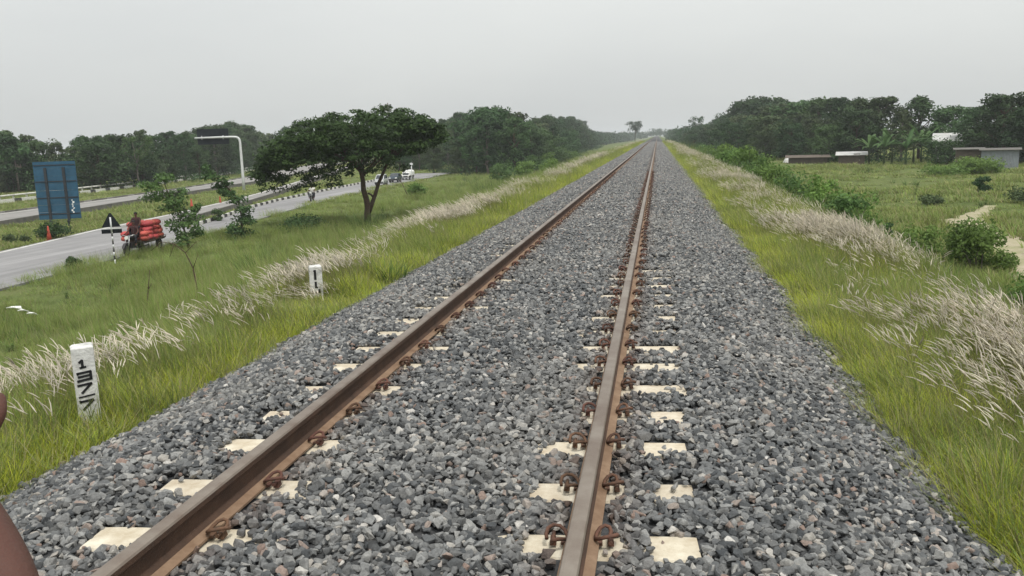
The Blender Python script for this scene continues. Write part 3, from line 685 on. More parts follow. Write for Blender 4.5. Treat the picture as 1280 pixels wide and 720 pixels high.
TREES = [('L',-99.2,110.9,7.3,0),('L',-96.4,111.5,5.1,0),('L',-87.3,114.9,3.8,0),('L',-83.4,117.8,7.4,0),('L',-81.8,126,7.1,0),('L',-82.4,129.6,5,0),('L',-83.4,135.6,5.2,0),('L',-84.3,143.3,7.2,0),('L',-85.4,150.1,6.4,0),('L',-86.8,159,8.6,0),('L',-90,165.3,8.6,0),('L',-90.8,170.5,5.9,0),('L',-92.8,176.7,6.5,0),('L',-96.3,185.7,8.2,0),('L',-99,191,8.9,0),('L',-101.6,198.1,7.7,0),('L',-103.5,205.2,9.7,0),('L',-105.5,208.1,9.3,0),('L',-107.5,214.1,7.3,0),('L',-108.9,223,5.9,0),('L',-111.8,226.9,6.6,0),('L',-114.4,235.5,9.9,0),('L',-114.9,240.1,8.3,0),('L',-117,248.1,9.5,0),('L',-120.1,254,6.4,0),('L',-121,261.1,8,0),('L',-108.8,112.2,5.7,1),('L',-103.7,114.4,9.1,1),('L',-97.4,115.2,8.7,1),('L',-88.8,118.9,5.6,1),('L',-88.4,120.2,6.7,1),('L',-86.3,125.3,8.5,1),('L',-86.6,128.7,8.5,1),('L',-87.7,135.8,9.3,1),('L',-88.7,144.8,5.9,1),('L',-88.7,149.9,8.6,1),('L',-91,155.8,9.2,1),('L',-94.5,164.8,7.3,1),('L',-95.9,169.5,7.8,1),('L',-97.7,175.5,6.9,1),('L',-101.5,182.3,10.8,1),('L',-104,190.5,8.2,1),('L',-105.4,195.1,10.4,1),('L',-108.4,204.4,10.7,1),('L',-110.7,210,10.2,1),('L',-112.1,216.1,10.6,1),('L',-113.6,220.1,11,1),('L',-115.7,228.1,11.9,1),('L',-118,233.8,7.2,1),('L',-119.3,239.7,10.5,1),('L',-122,245.1,10.5,1),('L',-123.6,252.9,10.5,1),('L',-126.2,258.5,9.1,1),('L',-113.4,116.2,9.3,2),('L',-110.9,117.4,10.1,2),('L',-103.5,119.2,9.2,2),('L',-96.2,120.6,7.8,2),('L',-90.2,123.6,8.4,2),('L',-92.7,121.1,7.5,2),('L',-90.5,127.3,8.3,2),('L',-91.5,130.1,8.3,2),('L',-92.3,138,8,2),('L',-92.2,143.7,8.4,2),('L',-92.8,147.1,8.6,2),('L',-94.5,154.2,9.2,2),('L',-97.6,161.5,9.6,2),('L',-99.8,166.5,8.2,2),('L',-101.9,174.4,9.1,2),('L',-105,179.5,9.2,2),('L',-107.2,186,8.5,2),('L',-110.4,195.6,10.8,2),('L',-113.6,203.2,10.9,2),('L',-115,208.8,11.2,2),('L',-115.9,212.1,11.8,2),('L',-119.5,221.4,12.2,2),('L',-120.5,225,10.4,2),('L',-121.6,230.2,12.5,2),('L',-123.6,236.4,13.5,2),('L',-125.5,243.6,11.6,2),('L',-128.2,249.1,12.3,2),('L',-130.9,258,13,2),('M',-59.7,263.6,9.7,0),('M',-66.8,265.8,10.9,0),('M',-73.1,268.7,8,0),('M',-77.3,271.2,8,0),('M',-83.9,274.6,9.9,0),('M',-89,275.8,7.5,0),('M',-98.9,274,7.5,0),('M',-101.9,272.3,10.9,0),('M',-108.2,271.7,8.6,0),('M',-115.6,270,9.9,0),('M',-119.5,269.4,7.9,0),('M',-59.1,267.8,13.6,1),('M',-65,270.7,13.1,1),('M',-71.9,274.1,10.4,1),('M',-75.9,275.8,13.2,1),('M',-84.5,280,10.7,1),('M',-93.2,279.8,12.7,1),('M',-99,278.9,12.5,1),('M',-105.8,277,12.3,1),('M',-111.5,275.4,12,1),('M',-117.3,273.9,13.9,1),('M',-122.9,273.3,12.2,1),('M',-47.8,171.1,5.3,0),('M',-47.4,177,6.6,0),('M',-47,183.7,7,0),('M',-47.2,193.6,6.5,0),('M',-48.6,201,8.6,0),('M',-48.6,204.3,10.1,0),('M',-49,216.8,6.5,0),('M',-48.5,223.4,9.7,0),('M',-49.5,231.4,7.5,0),('M',-50,235.4,7.7,0),('M',-49.5,244.5,8,0),('M',-49.2,252,7.7,0),('M',-51.4,168.9,8.5,1),('M',-52.8,177.3,10.7,1),('M',-52.4,182.5,9.3,1),('M',-52.9,192.3,11.1,1),('M',-52.4,198.6,10.6,1),('M',-53.5,204.8,10.2,1),('M',-53.8,216.2,11.6,1),('M',-53.9,220.2,11,1),('M',-54.2,230.2,11.3,1),('M',-54.1,234.9,13.7,1),('M',-54.9,242,13.8,1),('M',-55.1,249,12.3,1),('T',-39.8,153.1,5.3,0),('T',-33.1,146.5,6.3,0),('T',-29.3,141.9,8.1,0),('T',-27,140,8.8,0),('T',-35.1,154.6,9.3,1),('T',-29.1,150,11.5,1),('T',-27.3,148.2,9.9,1),('T',-22.8,143.4,9.5,1),('T',-21.4,144.5,5,0),('T',-22,156.6,7.4,0),('T',-22.4,163.1,6.5,0),('T',-22.1,173.1,7.3,0),('T',-21.5,181.1,5,0),('T',-21.8,189.4,8.3,0),('T',-23.4,200.9,5.2,0),('T',-24,210.4,7.7,0),('T',-23.7,219.7,5.9,0),('T',-23.6,227.4,7.2,0),('T',-25.2,238.2,6.4,0),('T',-24.6,246.6,6.4,0),('T',-25,256.1,7.7,0),('T',-26.5,263.7,7.6,0),('T',-26.8,278.9,8.8,0),('T',-27.5,285.1,6.5,0),('T',-26.9,295.7,8.6,0),('T',-27,305.2,6.5,0),('T',-27.3,309.9,6,0),('T',-28.9,321.4,7.5,0),('T',-28.4,330,7,0),('T',-29.2,341.9,6.5,0),('T',-29.4,347.9,9.8,0),('T',-29.4,359.7,9.8,0),('T',-29,364.8,8.8,0),('T',-29.4,376.5,7.8,0),('T',-30.6,389.4,7.1,0),('T',-30.1,392.8,9.2,0),('T',-31.9,404.4,6,0),('T',-30.7,411.8,7.1,0),('T',-31.3,419.5,7.2,0),('T',-31.4,429.9,5.7,0),('T',-32.1,443,7.6,0),('T',-32.9,448.3,6,0),('T',-32.5,456.6,7.8,0),('T',-33.8,469.3,9.2,0),('T',-33,473.8,7.9,0),('T',-28.2,145.3,10.1,1),('T',-28.6,155.2,11.6,1),('T',-28.2,162.2,11.2,1),('T',-27.8,170.7,9.6,1),('T',-29,178.7,11.1,1),('T',-28.5,189.9,9,1),('T',-28.8,199,10,1),('T',-29.5,210.9,9.2,1),('T',-29.6,221.3,9.7,1),('T',-30.4,228,9.6,1),('T',-30.8,238.1,11.6,1),('T',-32.2,248.2,11.5,1),('T',-32.2,258.9,11.2,1),('T',-32.8,268.5,13,1),('T',-33.2,277.2,11.2,1),('T',-33.2,287.1,11.1,1),('T',-33,291.6,11.7,1),('T',-33.7,304.7,11.4,1),('T',-34.5,314.4,11.6,1),('T',-34,319,12.9,1),('T',-35.8,333.3,14.1,1),('T',-35.2,338.5,13.3,1),('T',-34.8,348.3,13.8,1),('T',-36.4,360.6,12.5,1),('T',-35.8,367.9,14.3,1),('T',-37.4,376.5,15.1,1),('T',-36.6,383.6,15.1,1),('T',-37.2,394.9,13.5,1),('T',-38.4,405.8,14.1,1),('T',-38.3,416,12.3,1),('T',-38.3,423.9,12,1),('T',-38,433.9,13.6,1),('T',-39.6,439.6,13.5,1),('T',-38.9,446.9,12.4,1),('T',-39.4,457.9,14.4,1),('T',-39.7,464.8,12.6,1),('T',-41,478.3,15,1),('R',11.8,326.1,3.6,0),('R',11.9,318.5,3.5,0),('R',11.3,314.9,4.9,0),('R',11.4,304.9,5.1,0),('R',12.1,300.9,5.4,0),('R',12.3,292.9,4.3,0),('R',11.8,289.1,4.7,0),('R',11.6,281.6,4.1,0),('R',11.4,275.7,4.2,0),('R',12,267,4.4,0),('R',12.1,258,5.8,0),('R',11.9,252.7,4.8,0),('R',11.3,245.6,4.8,0),('R',11.5,239.5,4.1,0),('R',11,235.6,4.2,0),('R',13.2,226.8,5.6,0),('R',14.1,221.5,4.5,0),('R',13.7,212.8,5.7,0),('R',15.9,206.6,6.3,0),('R',16.3,199.5,6,0),('R',15.7,192.6,5.2,0),('R',16.2,184,7.1,0),('R',16.7,178.6,4.5,0),('R',16.8,172.1,6.8,0),('R',19.8,162.2,7.4,0),('R',20,156.9,7.6,0),('R',23.3,148.6,6,0),('R',27.5,139.3,5.7,0),('R',30.8,135.8,7.6,0),('R',35.5,129.3,7.2,0),('R',45.6,112.2,6.7,0),('R',48.9,107.8,6.1,0),('R',17.5,324.5,5,1),('R',18.1,321.8,7.3,1),('R',17.4,314.8,7.1,1),('R',18.2,306,7.7,1),('R',17.8,302.1,8,1),('R',17.5,291.3,7.9,1),('R',18.4,286.1,5.8,1),('R',18.3,279.2,6.6,1),('R',17.2,275.4,5.4,1),('R',17.1,268.8,7,1),('R',18,262.1,7.4,1),('R',18.1,252.1,7.3,1),('R',18.3,245,7,1),('R',16.9,238.1,5,1),('R',17.1,236.4,6,1),('R',18.9,228,7.8,1),('R',19.1,223.1,7.3,1),('R',19.6,215.1,8.1,1),('R',21.3,208.6,8.8,1),('R',22.5,198.4,6.9,1),('R',22.5,192.2,7.9,1),('R',22.3,188.3,8.1,1),('R',23.6,178,8.1,1),('R',23.2,173,9.4,1),('R',24.9,164.3,7.2,1),('R',26.8,159.2,8,1),('R',27.9,152.8,7,1),('R',31.4,143.8,6.6,1),('R',34.9,139.9,9.6,1),('R',44.9,125.1,7.4,1),('R',48.8,118.8,6.7,1),('R',50.3,113.8,7,1),('R',23.9,324.4,9.1,2),('R',23.6,321.9,10.2,2),('R',23.9,312.5,8,2),('R',24.3,307.2,9.1,2),('R',24.5,299.6,10,2),('R',23.1,292.8,7.8,2),('R',23.6,285.5,10.5,2),('R',24.4,278.6,10.1,2),('R',24.1,271.1,11.5,2),('R',24.1,268.5,10.4,2),('R',24.4,258,10.3,2),('R',23.2,253.9,10.4,2),('R',23.8,247.9,10.1,2),('R',23.5,241.8,9.9,2),('R',24.4,235.8,13,2),('R',23.7,229.9,12.6,2),('R',25.8,219.8,10.7,2),('R',26.7,216.6,13.4,2),('R',26.2,210.8,11.6,2),('R',28,202.3,10.9,2),('R',27.6,192.4,11,2),('R',28.9,184.3,9.3,2),('R',29,181.4,10,2),('R',29.2,172.9,10.4,2),('R',30.4,164.8,10.6,2),('R',32,161.1,10.5,2),('R',33.9,154.1,10.1,2),('R',34.9,151.1,9.3,2),('R',41.4,141.6,9.7,2),('R',44.7,136.7,7.8,2),('R',51,126.3,8,2),('R',54.4,119.8,9.4,2),('L',-101,118,8.5,1),('L',-97,116,7.5,1),('L',-106,124,9.5,1),('L',-112,131,10,1),('L',-103,127,9,1),('R',44.5,118,8.6,1),('R',49,113,9.2,1),('R',55,113,9.4,1),('R',60,108,8.9,1),('R',47,124,8.9,1),('R',54,121,9.6,1)]
ZN = {'L': ('in the wood beyond the far guard rail', 'trees of the wood across the far road'), 'M': ('behind the crown of the spreading roadside tree', 'trees behind the roadside tree'), 'T': ('in the wood along the left foot of the railway bank', 'trees of the wood along the track'), 'R': ('at the far edge of the open field', 'trees behind the huts and the field')}
ROWN = ['front row', 'middle row', 'back row', 'back row']
rr = random.Random(77)
def where(z, x, y):
    if z == 'L':
        return 'left of the blue board' if x < -104 and y < 150 else 'behind the blue board' if x < -91 and y < 150 else 'between blue board and gantry sign' if y < 132 else 'behind the gantry sign' if y < 170 else 'right of the gantry sign'
    if z == 'T': return 'right of the spreading tree' if y < 200 else 'halfway down the track' if y < 290 else 'far down the track'
    if z == 'R': return 'far down the right of the track' if y > 215 else 'beyond the tarp heap' if y > 170 else 'behind the pale roofed hut' if y > 138 else 'behind the banana plants' if y > 124 else 'behind the grey tin hut'
    return 'behind the spreading roadside tree'
wts = {'L': [2, 4, 4, 1, 2, 3], 'M': [3, 3, 2, 1, 2, 2], 'T': [4, 4, 2, 1, 3, 1], 'R': [5, 3, 1, 4, .4, 2]}
for z, x, y, H, r in TREES:
    k = rr.choices(range(6), wts[z])[0]
    if used[k]: o = copy_tree(PROTO_T[k])
    else: o = PROTO_T[k]; used[k] = True
    o.location = (x, y, hgt(x, y)); o.rotation_euler = (0, 0, rr.uniform(0, 6.28))
    s = H / KINDS[k][2]; wide = s * rr.uniform(.95, 1.25) if z != 'R' else s * rr.uniform(1.05, 1.4)
    o.scale = (max(wide, .62), max(wide, .62), s)
    tag(o, f"{KINDS[k][11]} {where(z, x, y)}, {ROWN[r]}", 'tree', ZN[z][1])
for k in range(6):
    if not used[k]: PROTO_T[k].location = (-70 - 4 * k, 240, -4.1)

# far wood that reads as one bluish mass
fm = MB(); rr = random.Random(5)
for k in range(1150):
    u = rr.random()
    if u < .42:
        y = 430 + 570 * rr.random() ** 1.3; x = -39 - abs(rr.gauss(0, 9)) - (y - 430) * -.022
    elif u < .66:
        y = 325 + 675 * rr.random() ** 1.3; x = 12.5 + abs(rr.gauss(0, 16))
    else: x, y = rr.uniform(-260, 160), rr.uniform(1000, 1200)
    h = rr.uniform(5.5, 9.5) * (1.0 if y < 1000 else 1.35)
    z0 = hgt(x, y)
    for q in range(7):
        leaves(fm, (x + rr.gauss(0, 2.2), y + rr.gauss(0, 2.2), z0 + h * rr.uniform(.25, .85)), (2.6, 2.6, 2.0), 15, 1.3, rr)
for q in range(0): pass
tag(fm.build('distant_wood', M['leaf_dark'], fixn=False), 'hazy distant wood closing the view at the end of the track', 'wood', kind='stuff')
# undergrowth below the woods
um = MB(); rr = random.Random(6)
for (z, x, y, H, r) in TREES:
    if r > 1: continue
    for q in range(3):
        cx, cy = x + rr.gauss(0, 2.6), y + rr.gauss(0, 2.6)
        if z == 'L' and cx > -79: continue
        if z == 'T' and cx > -20: continue
        leaves(um, (cx, cy, hgt(cx, cy) + .6), (1.7, 1.7, rr.uniform(.7, 1.5)), 55, .36, rr)
tag(um.build('undergrowth', M['leaf_mid'], fixn=False), 'scrubby undergrowth filling the foot of the woods', 'undergrowth', kind='stuff')

# --- spreading roadside tree
def spreading_tree():
    rr = random.Random(21); X0, Y0_ = -19.8, 59.0; zb = hgt(X0, Y0_)
    t = empty('spreading_tree', (X0, Y0_, zb), 0, 'dark umbrella-crowned tree with forked trunk on the roadside grass', 'tree')
    # local axes: s along the view's right (m), d depth (m), z up
    a = math.radians(10) + .31
    rx, ry = math.cos(.17 + .15), math.sin(.17 + .15)
    def P(s, d, z): return Vector((s * rx - d * ry, s * ry + d * rx, z - zb))
    K = .0592
    top = [(330, 212), (340, 192), (350, 173), (375, 160), (392, 149), (412, 142), (432, 139), (460, 137), (480, 136), (500, 136), (525, 140), (540, 150), (550, 160), (557, 172)]
    bot = [(330, 226), (345, 220), (365, 212), (400, 208), (440, 207), (480, 209), (515, 205), (540, 196), (557, 184)]
    zpx = lambda y: zb + .15 + (282 - y) * K
    tm = MB(); cm = MB()
    # trunk: two stems from one foot, small cross limb
    base = P(0, 0, zb - .2)
    def R(pts, r0, r1, sd=9):
        mbp = [P(*p) for p in pts]; n = len(mbp)
        tm.tube(mbp, [r0 + (r1 - r0) * i / (n - 1) for i in range(n)], sd)
    g = lambda x, y, d=0: ((x - 460) * K, d, zpx(y))
    R([g(460, 286), g(460, 270), g(461, 262), g(460, 252), g(457, 240), g(457, 228), g(455, 216, .2), g(448, 205, .4)], .27, .13)
    R([g(462, 268), g(466, 258), g(471, 246), g(476, 232), g(483, 218, -.2), g(489, 206, -.3), g(497, 192, -.5)], .17, .08)
    R([g(462, 244), g(466, 246), g(469, 250)], .07, .08)
    mains = [g(448, 205, .4), g(455, 216, .2), g(489, 206, -.3), g(458, 222, .1)]
    ends = []
    for k in range(26):
        x = rr.uniform(352, 545); hw = math.sqrt(max(.05, 1 - ((x - 447) / 112) ** 2)) * 5.0
        d = rr.uniform(-.8, .8) * hw; y0 = itp(top, x); y1 = itp(bot, x)
        yy = y0 + (y1 - y0) * rr.uniform(.25, .7) + abs(d) * 2.0
        m = mains[0] if x < 440 else mains[2] if x > 485 else mains[1]
        if k % 5 == 4: m = mains[3]
        e = g(x, yy, d); mid = tuple((m[i] + e[i]) / 2 + (0, 0, .35)[i] for i in range(3))
        P0, P1, P2 = P(*m), P(*mid), P(*e)
        tm.tube([P0, P0.lerp(P1, .5) + Vector((rr.gauss(0, .06), 0, -.08)), P1, P1.lerp(P2, .5) + Vector((0, 0, rr.gauss(.08, .08))), P2], [.085, .07, .055, .04, .02], 6)
    # foliage pads
    for k in range(680):
        x = 332 + 224 * rr.random(); u = (x - 445) / 114
        hw = math.sqrt(max(.05, 1 - u * u)) * 4.8
        d = rr.uniform(-1, 1) * hw
        q = (d / 4.8) ** 2
        y0 = itp(top, x); y1 = itp(bot, x); hh = y1 - y0
        yy = y0 + 5 + q * hh * .30 + rr.random() * max(6, hh - 10 - q * hh * .3)
        if yy > y1 - .28 * hh and 430 < x < 515 and rr.random() < .5: continue
        c = P(*g(x, yy, d)); r = rr.uniform(.45, .9)
        leaves(cm, c, (r, r, r * rr.uniform(.28, .46)), 60, .21, rr, up=.8)
    for k in range(95):   # drooping sprays under the left half
        x = rr.uniform(328, 432); yy = rr.uniform(210, 236) if x < 365 else rr.uniform(206, 236)
        c = P(*g(x, yy, rr.uniform(-2.2, 1.8))); leaves(cm, c, (.45, .45, .3), 24, .19, rr)
    for k in range(34):
        c = P(*g(rr.uniform(432, 512), rr.uniform(204, 219), rr.uniform(-2.2, 2.2))); leaves(cm, c, (.5, .5, .3), 24, .19, rr)
    tm.build('trunk', M['bark'], t); cm.build('crown', M['leaf_acacia'], t, fixn=False)
spreading_tree()

def bush(name, loc, W, H, leaf, label, seed, cat='shrub', n=16, per=90, size=.11, group=None, stems=5):
    rr = random.Random(seed); zb = hgt(loc[0], loc[1]); t = empty(name, (loc[0], loc[1], zb), 0, label, cat, group)
    tm = MB(); cm = MB()
    for k in range(n):
        a = rr.uniform(0, 2 * PI); rd = W * .5 * math.sqrt(rr.random()) * .8; zf = rr.uniform(.18, .9)
        z = H * zf; rd *= math.sqrt(max(.15, 1 - (zf - .35) ** 2 * 1.6))
        r = rr.uniform(.16, .27) * W
        c = (rd * math.cos(a), rd * math.sin(a), min(z, H - r * .4))
        leaves(cm, c, (r, r, r * .75), per, size, rr)
        if k < stems * 2: limb(tm, (rr.gauss(0, .05 * W), rr.gauss(0, .05 * W), -.1), c, .018 * H, .006 * H, rr, 4, .08, 5)
    tm.build('stem', M['bark_pale'], t, fixn=False); cm.build('foliage', leaf, t, fixn=False); return t
# right-hand field and bank
bush('leafy_shrub', (11.7, 30.0), 2.3, 1.95, M['leaf_bright'], 'large rounded leafy shrub beside the bend of the dirt path', 1, n=34, per=110, size=.12)
bush('leafy_shrub', (10.9, 33.6), 1.7, 1.2, M['leaf_bright'], 'low spreading shrub between the plume grass and the rounded path shrub', 2, n=20)
bush('leafy_shrub', (10.0, 34.4), .5, 1.25, M['leaf_mid'], 'thin upright weed at the left of the low spreading shrub', 3, n=9, per=40, size=.09)
bush('leafy_shrub', (8.9, 35.8), .9, 1.6, M['leaf_mid'], 'wispy pale weed on the bank left of the upright weed', 4, n=9, per=36, size=.1)
bush('leafy_shrub', (11.0, 23.6), 1.9, 1.0, M['leaf_bright'], 'bright green shrub at the right edge below the dirt path', 5, n=18)
bush('leafy_shrub', (7.4, 12.6), 1.0, .9, M['leaf_dark'], 'dark shrub in the plume grass at the right edge of the view', 6, n=10)
bush('leafy_shrub', (24.6, 66.8), 1.3, 1.25, M['leaf_dark'], 'small round dark bush standing alone on the open field', 7, n=14, size=.14)
bush('leafy_shrub', (18.6, 58.5), 1.8, .7, M['leaf_olive'], 'flat olive bush on the field just past the path', 8, n=10, size=.16)
bush('leafy_shrub', (24.2, 58), 3.2, .9, M['leaf_olive'], 'wide low patch of scrub on the field right of the path', 9, n=16, size=.16)
bush('leafy_shrub', (34.0, 95), 5, 1.35, M['leaf_bright'], 'broad grassy thicket in front of the tin hut', 10, n=30, per=110, size=.24)
bush('leafy_shrub', (30.0, 93), 5, .9, M['leaf_bright'], 'low grassy thicket left of the broad thicket', 11, n=20, per=90, size=.24)
bush('leafy_shrub', (15.2, 72), 1.6, .6, M['leaf_mid'], 'tiny dark tuft bush out on the middle of the field', 12, n=8, size=.15)
rr = random.Random(8)
BK = [(6.9, 25.5, 1.3, 1.7), (7.2, 30, 1.9, 2.1), (6.8, 34, 1.6, 2.2), (7.3, 38, 2.2, 2.5), (6.9, 43, 2.0, 2.3), (7.6, 48, 2.6, 2.6), (7.0, 54, 2.4, 2.4), (7.7, 60, 3.0, 2.9), (7.2, 67, 2.6, 2.6), (7.9, 75, 3.2, 3.0), (7.4, 84, 3.0, 2.7), (8.0, 94, 3.4, 3.0), (7.6, 106, 3.2, 2.8), (8.2, 120, 3.6, 3.0), (8.0, 138, 3.6, 2.8), (8.6, 158, 4, 3)]
for q, (x, y, w, h) in enumerate(BK):
    lab = 'bright weedy bush nearest the viewer on the right bank crest' if q == 0 else 'bright green weedy bush in the row along the right bank crest'
    w *= 1.12; bush('bank_shrub', (x + rr.uniform(-.4, .5), y + rr.uniform(-1, 1)), w, h * rr.uniform(.66, .95), M['leaf_bright'] if q % 3 else M['leaf_young'], lab, 400 + q, n=19, per=70, size=.13 if y < 60 else .22, group='weedy bushes along the right bank')
for q, (x, y, w, h) in enumerate([(-20.5, 118, 4, 2.6), (-18.6, 128, 3.4, 2.2), (-18.8, 140, 4.2, 3.2), (-19.2, 158, 4.5, 3.0), (-19.6, 182, 5, 3.4), (-21, 215, 5, 3.2)]):
    bush('bank_shrub', (x, y), w, h, M['leaf_bright'] if q % 2 else M['leaf_young'], ['bright bush standing apart at the near corner of the left wood', 'small bright bush on the bank right of the wood corner bush'][q] if q < 2 else 'bright green bush fringing the foot of the wood along the left bank', 430 + q, n=18, per=80, size=.28, group=None if q < 2 else 'bushes fringing the left wood')
bush('leafy_shrub', (38.2, 119.5), 6.5, 3.3, M['leaf_mid'], 'big leafy bush hiding the wall of the pale roofed house', 51, n=26, per=90, size=.3)
bush('leafy_shrub', (43.0, 120.5), 4.5, 2.9, M['leaf_olive'], 'olive bush between the pale roofed house and the tin hut', 52, n=20, per=90, size=.3)
# left-hand young trees by the road
def young_tree(loc, pads, trunkpts, label, seed, K, leaf):
    rr = random.Random(seed); zb = hgt(*loc); t = empty('young_tree', (*loc, zb), 0, label, 'tree')
    tm = MB(); cm = MB(); rx, ry = math.cos(.45), math.sin(.45)
    def P(s, z, d): return Vector((s * rx - d * ry, s * ry + d * rx, z))
    T = [P(*p) for p in trunkpts]; n = len(T); tm.tube(T, [.075 * (1 - .75 * i / (n - 1)) for i in range(n)], 7)
    for (s, z, rx_, rz_) in pads:
        d = rr.uniform(-.5, .5)
        c = P(s, z, d); near = min(T, key=lambda q: abs(q.z - (z - .35)))
        limb(tm, near, c, .025, .008, rr, 4, .06, 5)
        for h in range(3):
            o = Vector((rr.gauss(0, rx_ * .4), rr.gauss(0, rx_ * .4), rr.gauss(0, rz_ * .4)))
            leaves(cm, c + o, (rx_ * .95, rx_ * .95, rz_ * .85), 62, .19, rr, up=.7)
    tm.build('trunk', M['bark'], t); cm.build('crown', leaf, t, fixn=False)
k1 = 50 / 1050.
def px_pads(lst, x0, y0, k): return [((x - x0) * k, (y0 - y) * k, a * k, b * k) for x, y, a, b in lst]
young_tree((-26.2, 45.6), px_pads([(185, 232, 12, 7), (205, 226, 14, 8), (222, 240, 10, 6), (195, 244, 14, 7), (214, 254, 15, 7), (205, 262, 13, 6), (222, 268, 16, 8), (228, 280, 16, 8), (214, 284, 12, 7), (236, 290, 10, 7), (206, 244, 9, 6), (222, 296, 13, 7), (238, 262, 6, 5)], 225, 312, k1),
           [(0, -.3, 0), (-.1, .6, 0), (-.25, 1.4, 0), (-.5, 2.3, 0), (-.85, 3.2, .1), (-1.1, 4.1, .1)], 'airy young tree at the roadside beside the loaded three-wheeler', 31, k1, M['leaf_young'])
k2 = 55 / 1050.
young_tree((-25.4, 50.5), px_pads([(262, 214, 8, 6), (266, 222, 10, 6), (270, 232, 9, 5), (284, 242, 10, 6), (292, 250, 11, 7), (298, 262, 10, 7), (292, 272, 11, 7), (300, 274, 8, 6), (288, 284, 12, 7), (296, 290, 13, 6), (276, 240, 7, 4)], 291, 299, k2),
           [(0, -.3, 0), (.05, .7, 0), (.1, 1.5, 0), (0, 2.3, 0), (-.4, 3.1, 0), (-1.0, 3.8, 0), (-1.4, 4.5, 0)], 'dark leaning young tree at the roadside left of the spreading tree', 32, k2, M['leaf_mid'])
wt = wood_tree('slender_tree', 321, 8.2, 5.6, 2.2, 22, 60, .3, M['leaf_young'], M['bark_pale'], umbr, 'pale feathery tree beyond the far road between board and gantry sign'); wt.location = (-81, 124, -4.1)
bush('leafy_shrub', (-39.8, 51.5), 2.6, 1.1, M['leaf_mid'], 'dark round bush on the road island beside the red cone', 41, n=16, size=.16)
bush('leafy_shrub', (-27.9, 37.6), 1.2, .6, M['leaf_mid'], 'little bush at the near road edge below the warning sign', 42, n=9, size=.12)
bush('leafy_shrub', (-41.0, 49.5), 1.8, .6, M['leaf_olive'], 'low scrub left of the round island bush', 43, n=9, size=.14)
bush('leafy_shrub', (-33.6, 62.5), 1.3, 1.0, M['leaf_mid'], 'small bush on the nose of the kerbed island', 44, n=10, size=.13)
bush('leafy_shrub', (-22.5, 55.0), 4.6, .9, M['leaf_mid'], 'dark low scrub between the leaning young tree and the spreading tree', 45, n=22, size=.16)
bush('leafy_shrub', (-12.5, 108), 3.2, 2.2, M['leaf_bright'], 'bright bush on the bank past the spreading tree', 46, n=16, size=.2)
bush('leafy_shrub', (-24.6, 88), 2.6, 1.5, M['leaf_bright'], 'bright bush with a bare stick right of the spreading tree', 47, n=14, size=.18)
# tall reed clumps: each a thing of its own
def reeds(loc, n, h, w, label, seed):
    mb = MB(); rr = random.Random(seed)
    for _ in range(n):
        a = rr.uniform(0, 6.28); r = w * .5 * math.sqrt(rr.random())
        blade(mb, (r * math.cos(a), r * math.sin(a), -.1), a + rr.gauss(0, .6), h * rr.uniform(.55, 1.1), .022 * rr.uniform(.7, 1.4), rr.uniform(.05, .28), rr.uniform(.15, .7), 1 if rr.random() < .1 else 0, (-.12, 0), 4)
    o = mb.build('reed_clump', [M['g_dark'], M['g_field']], fixn=False); o.location = (loc[0], loc[1], hgt(*loc)); return tag(o, label, 'grass clump')
reeds((-11.0, 24.6), 300, 1.35, 1.7, 'tall dark reed clump on the slope left of the smaller marker stone', 1)
reeds((-3.0, 12.7), 150, .55, .5, 'dark grass clump at the ballast edge past the smaller marker stone', 2)
reeds((-14.0, 77), 260, 2.2, 3.2, 'tall green reed clump on the bank far right of the spreading tree', 3)
reeds((-18.6, 55), 220, 1.5, 2.2, 'loose reed clump in front of the spreading tree trunk', 4)
reeds((-6.2, 30), 200, 1.0, 1.3, 'low reed tuft in the plume grass beyond the tall bank reeds', 5)
# dead stems
def stalk(pts, r, label, twigs=()):
    mb = MB(); z = hgt(pts[0][0], pts[0][1]); P = [(x, y, z + h) for x, y, h in pts]; mb.tube(P, [r * (1 - .6 * i / (len(P) - 1)) for i in range(len(P))], 6)
    for a, b in twigs: mb.tube([(a[0], a[1], z + a[2]), (b[0], b[1], z + b[2])], [r * .5, r * .25], 5)
    o = mb.build('dead_stalk', M['dead']); return tag(o, label, 'dry stalk')
stalk([(-15.6, 25, -.1), (-15.55, 25, .6), (-15.45, 25, 1.15), (-15.3, 24.95, 1.75)], .026, 'bare dark stalk standing alone on the slope above the white plumes', [((-15.45, 25, 1.1), (-15.3, 25, 1.3))])
stalk([(-9.05, 17.2, -.1), (-9.05, 17.2, .55), (-9.1, 17.2, 1.0), (-9.25, 17.2, 1.35), (-9.5, 17.2, 1.55), (-9.8, 17.2, 1.6)], .017, 'tall arching withered weed left of the dark reed clump', [((-9.25, 17.2, 1.35), (-9.0, 17.3, 1.6)), ((-9.5, 17.2, 1.55), (-9.65, 17.2, 1.25)), ((-9.1, 17.2, 1.0), (-8.9, 17.1, 1.3)), ((-9.8, 17.2, 1.6), (-10.1, 17.2, 1.4))])
stalk([(-25.2, 87.6, -.1), (-25.6, 87.6, .9), (-26.1, 87.6, 2.0)], .06, 'leaning bare stick beside the bright bush right of the spreading tree')
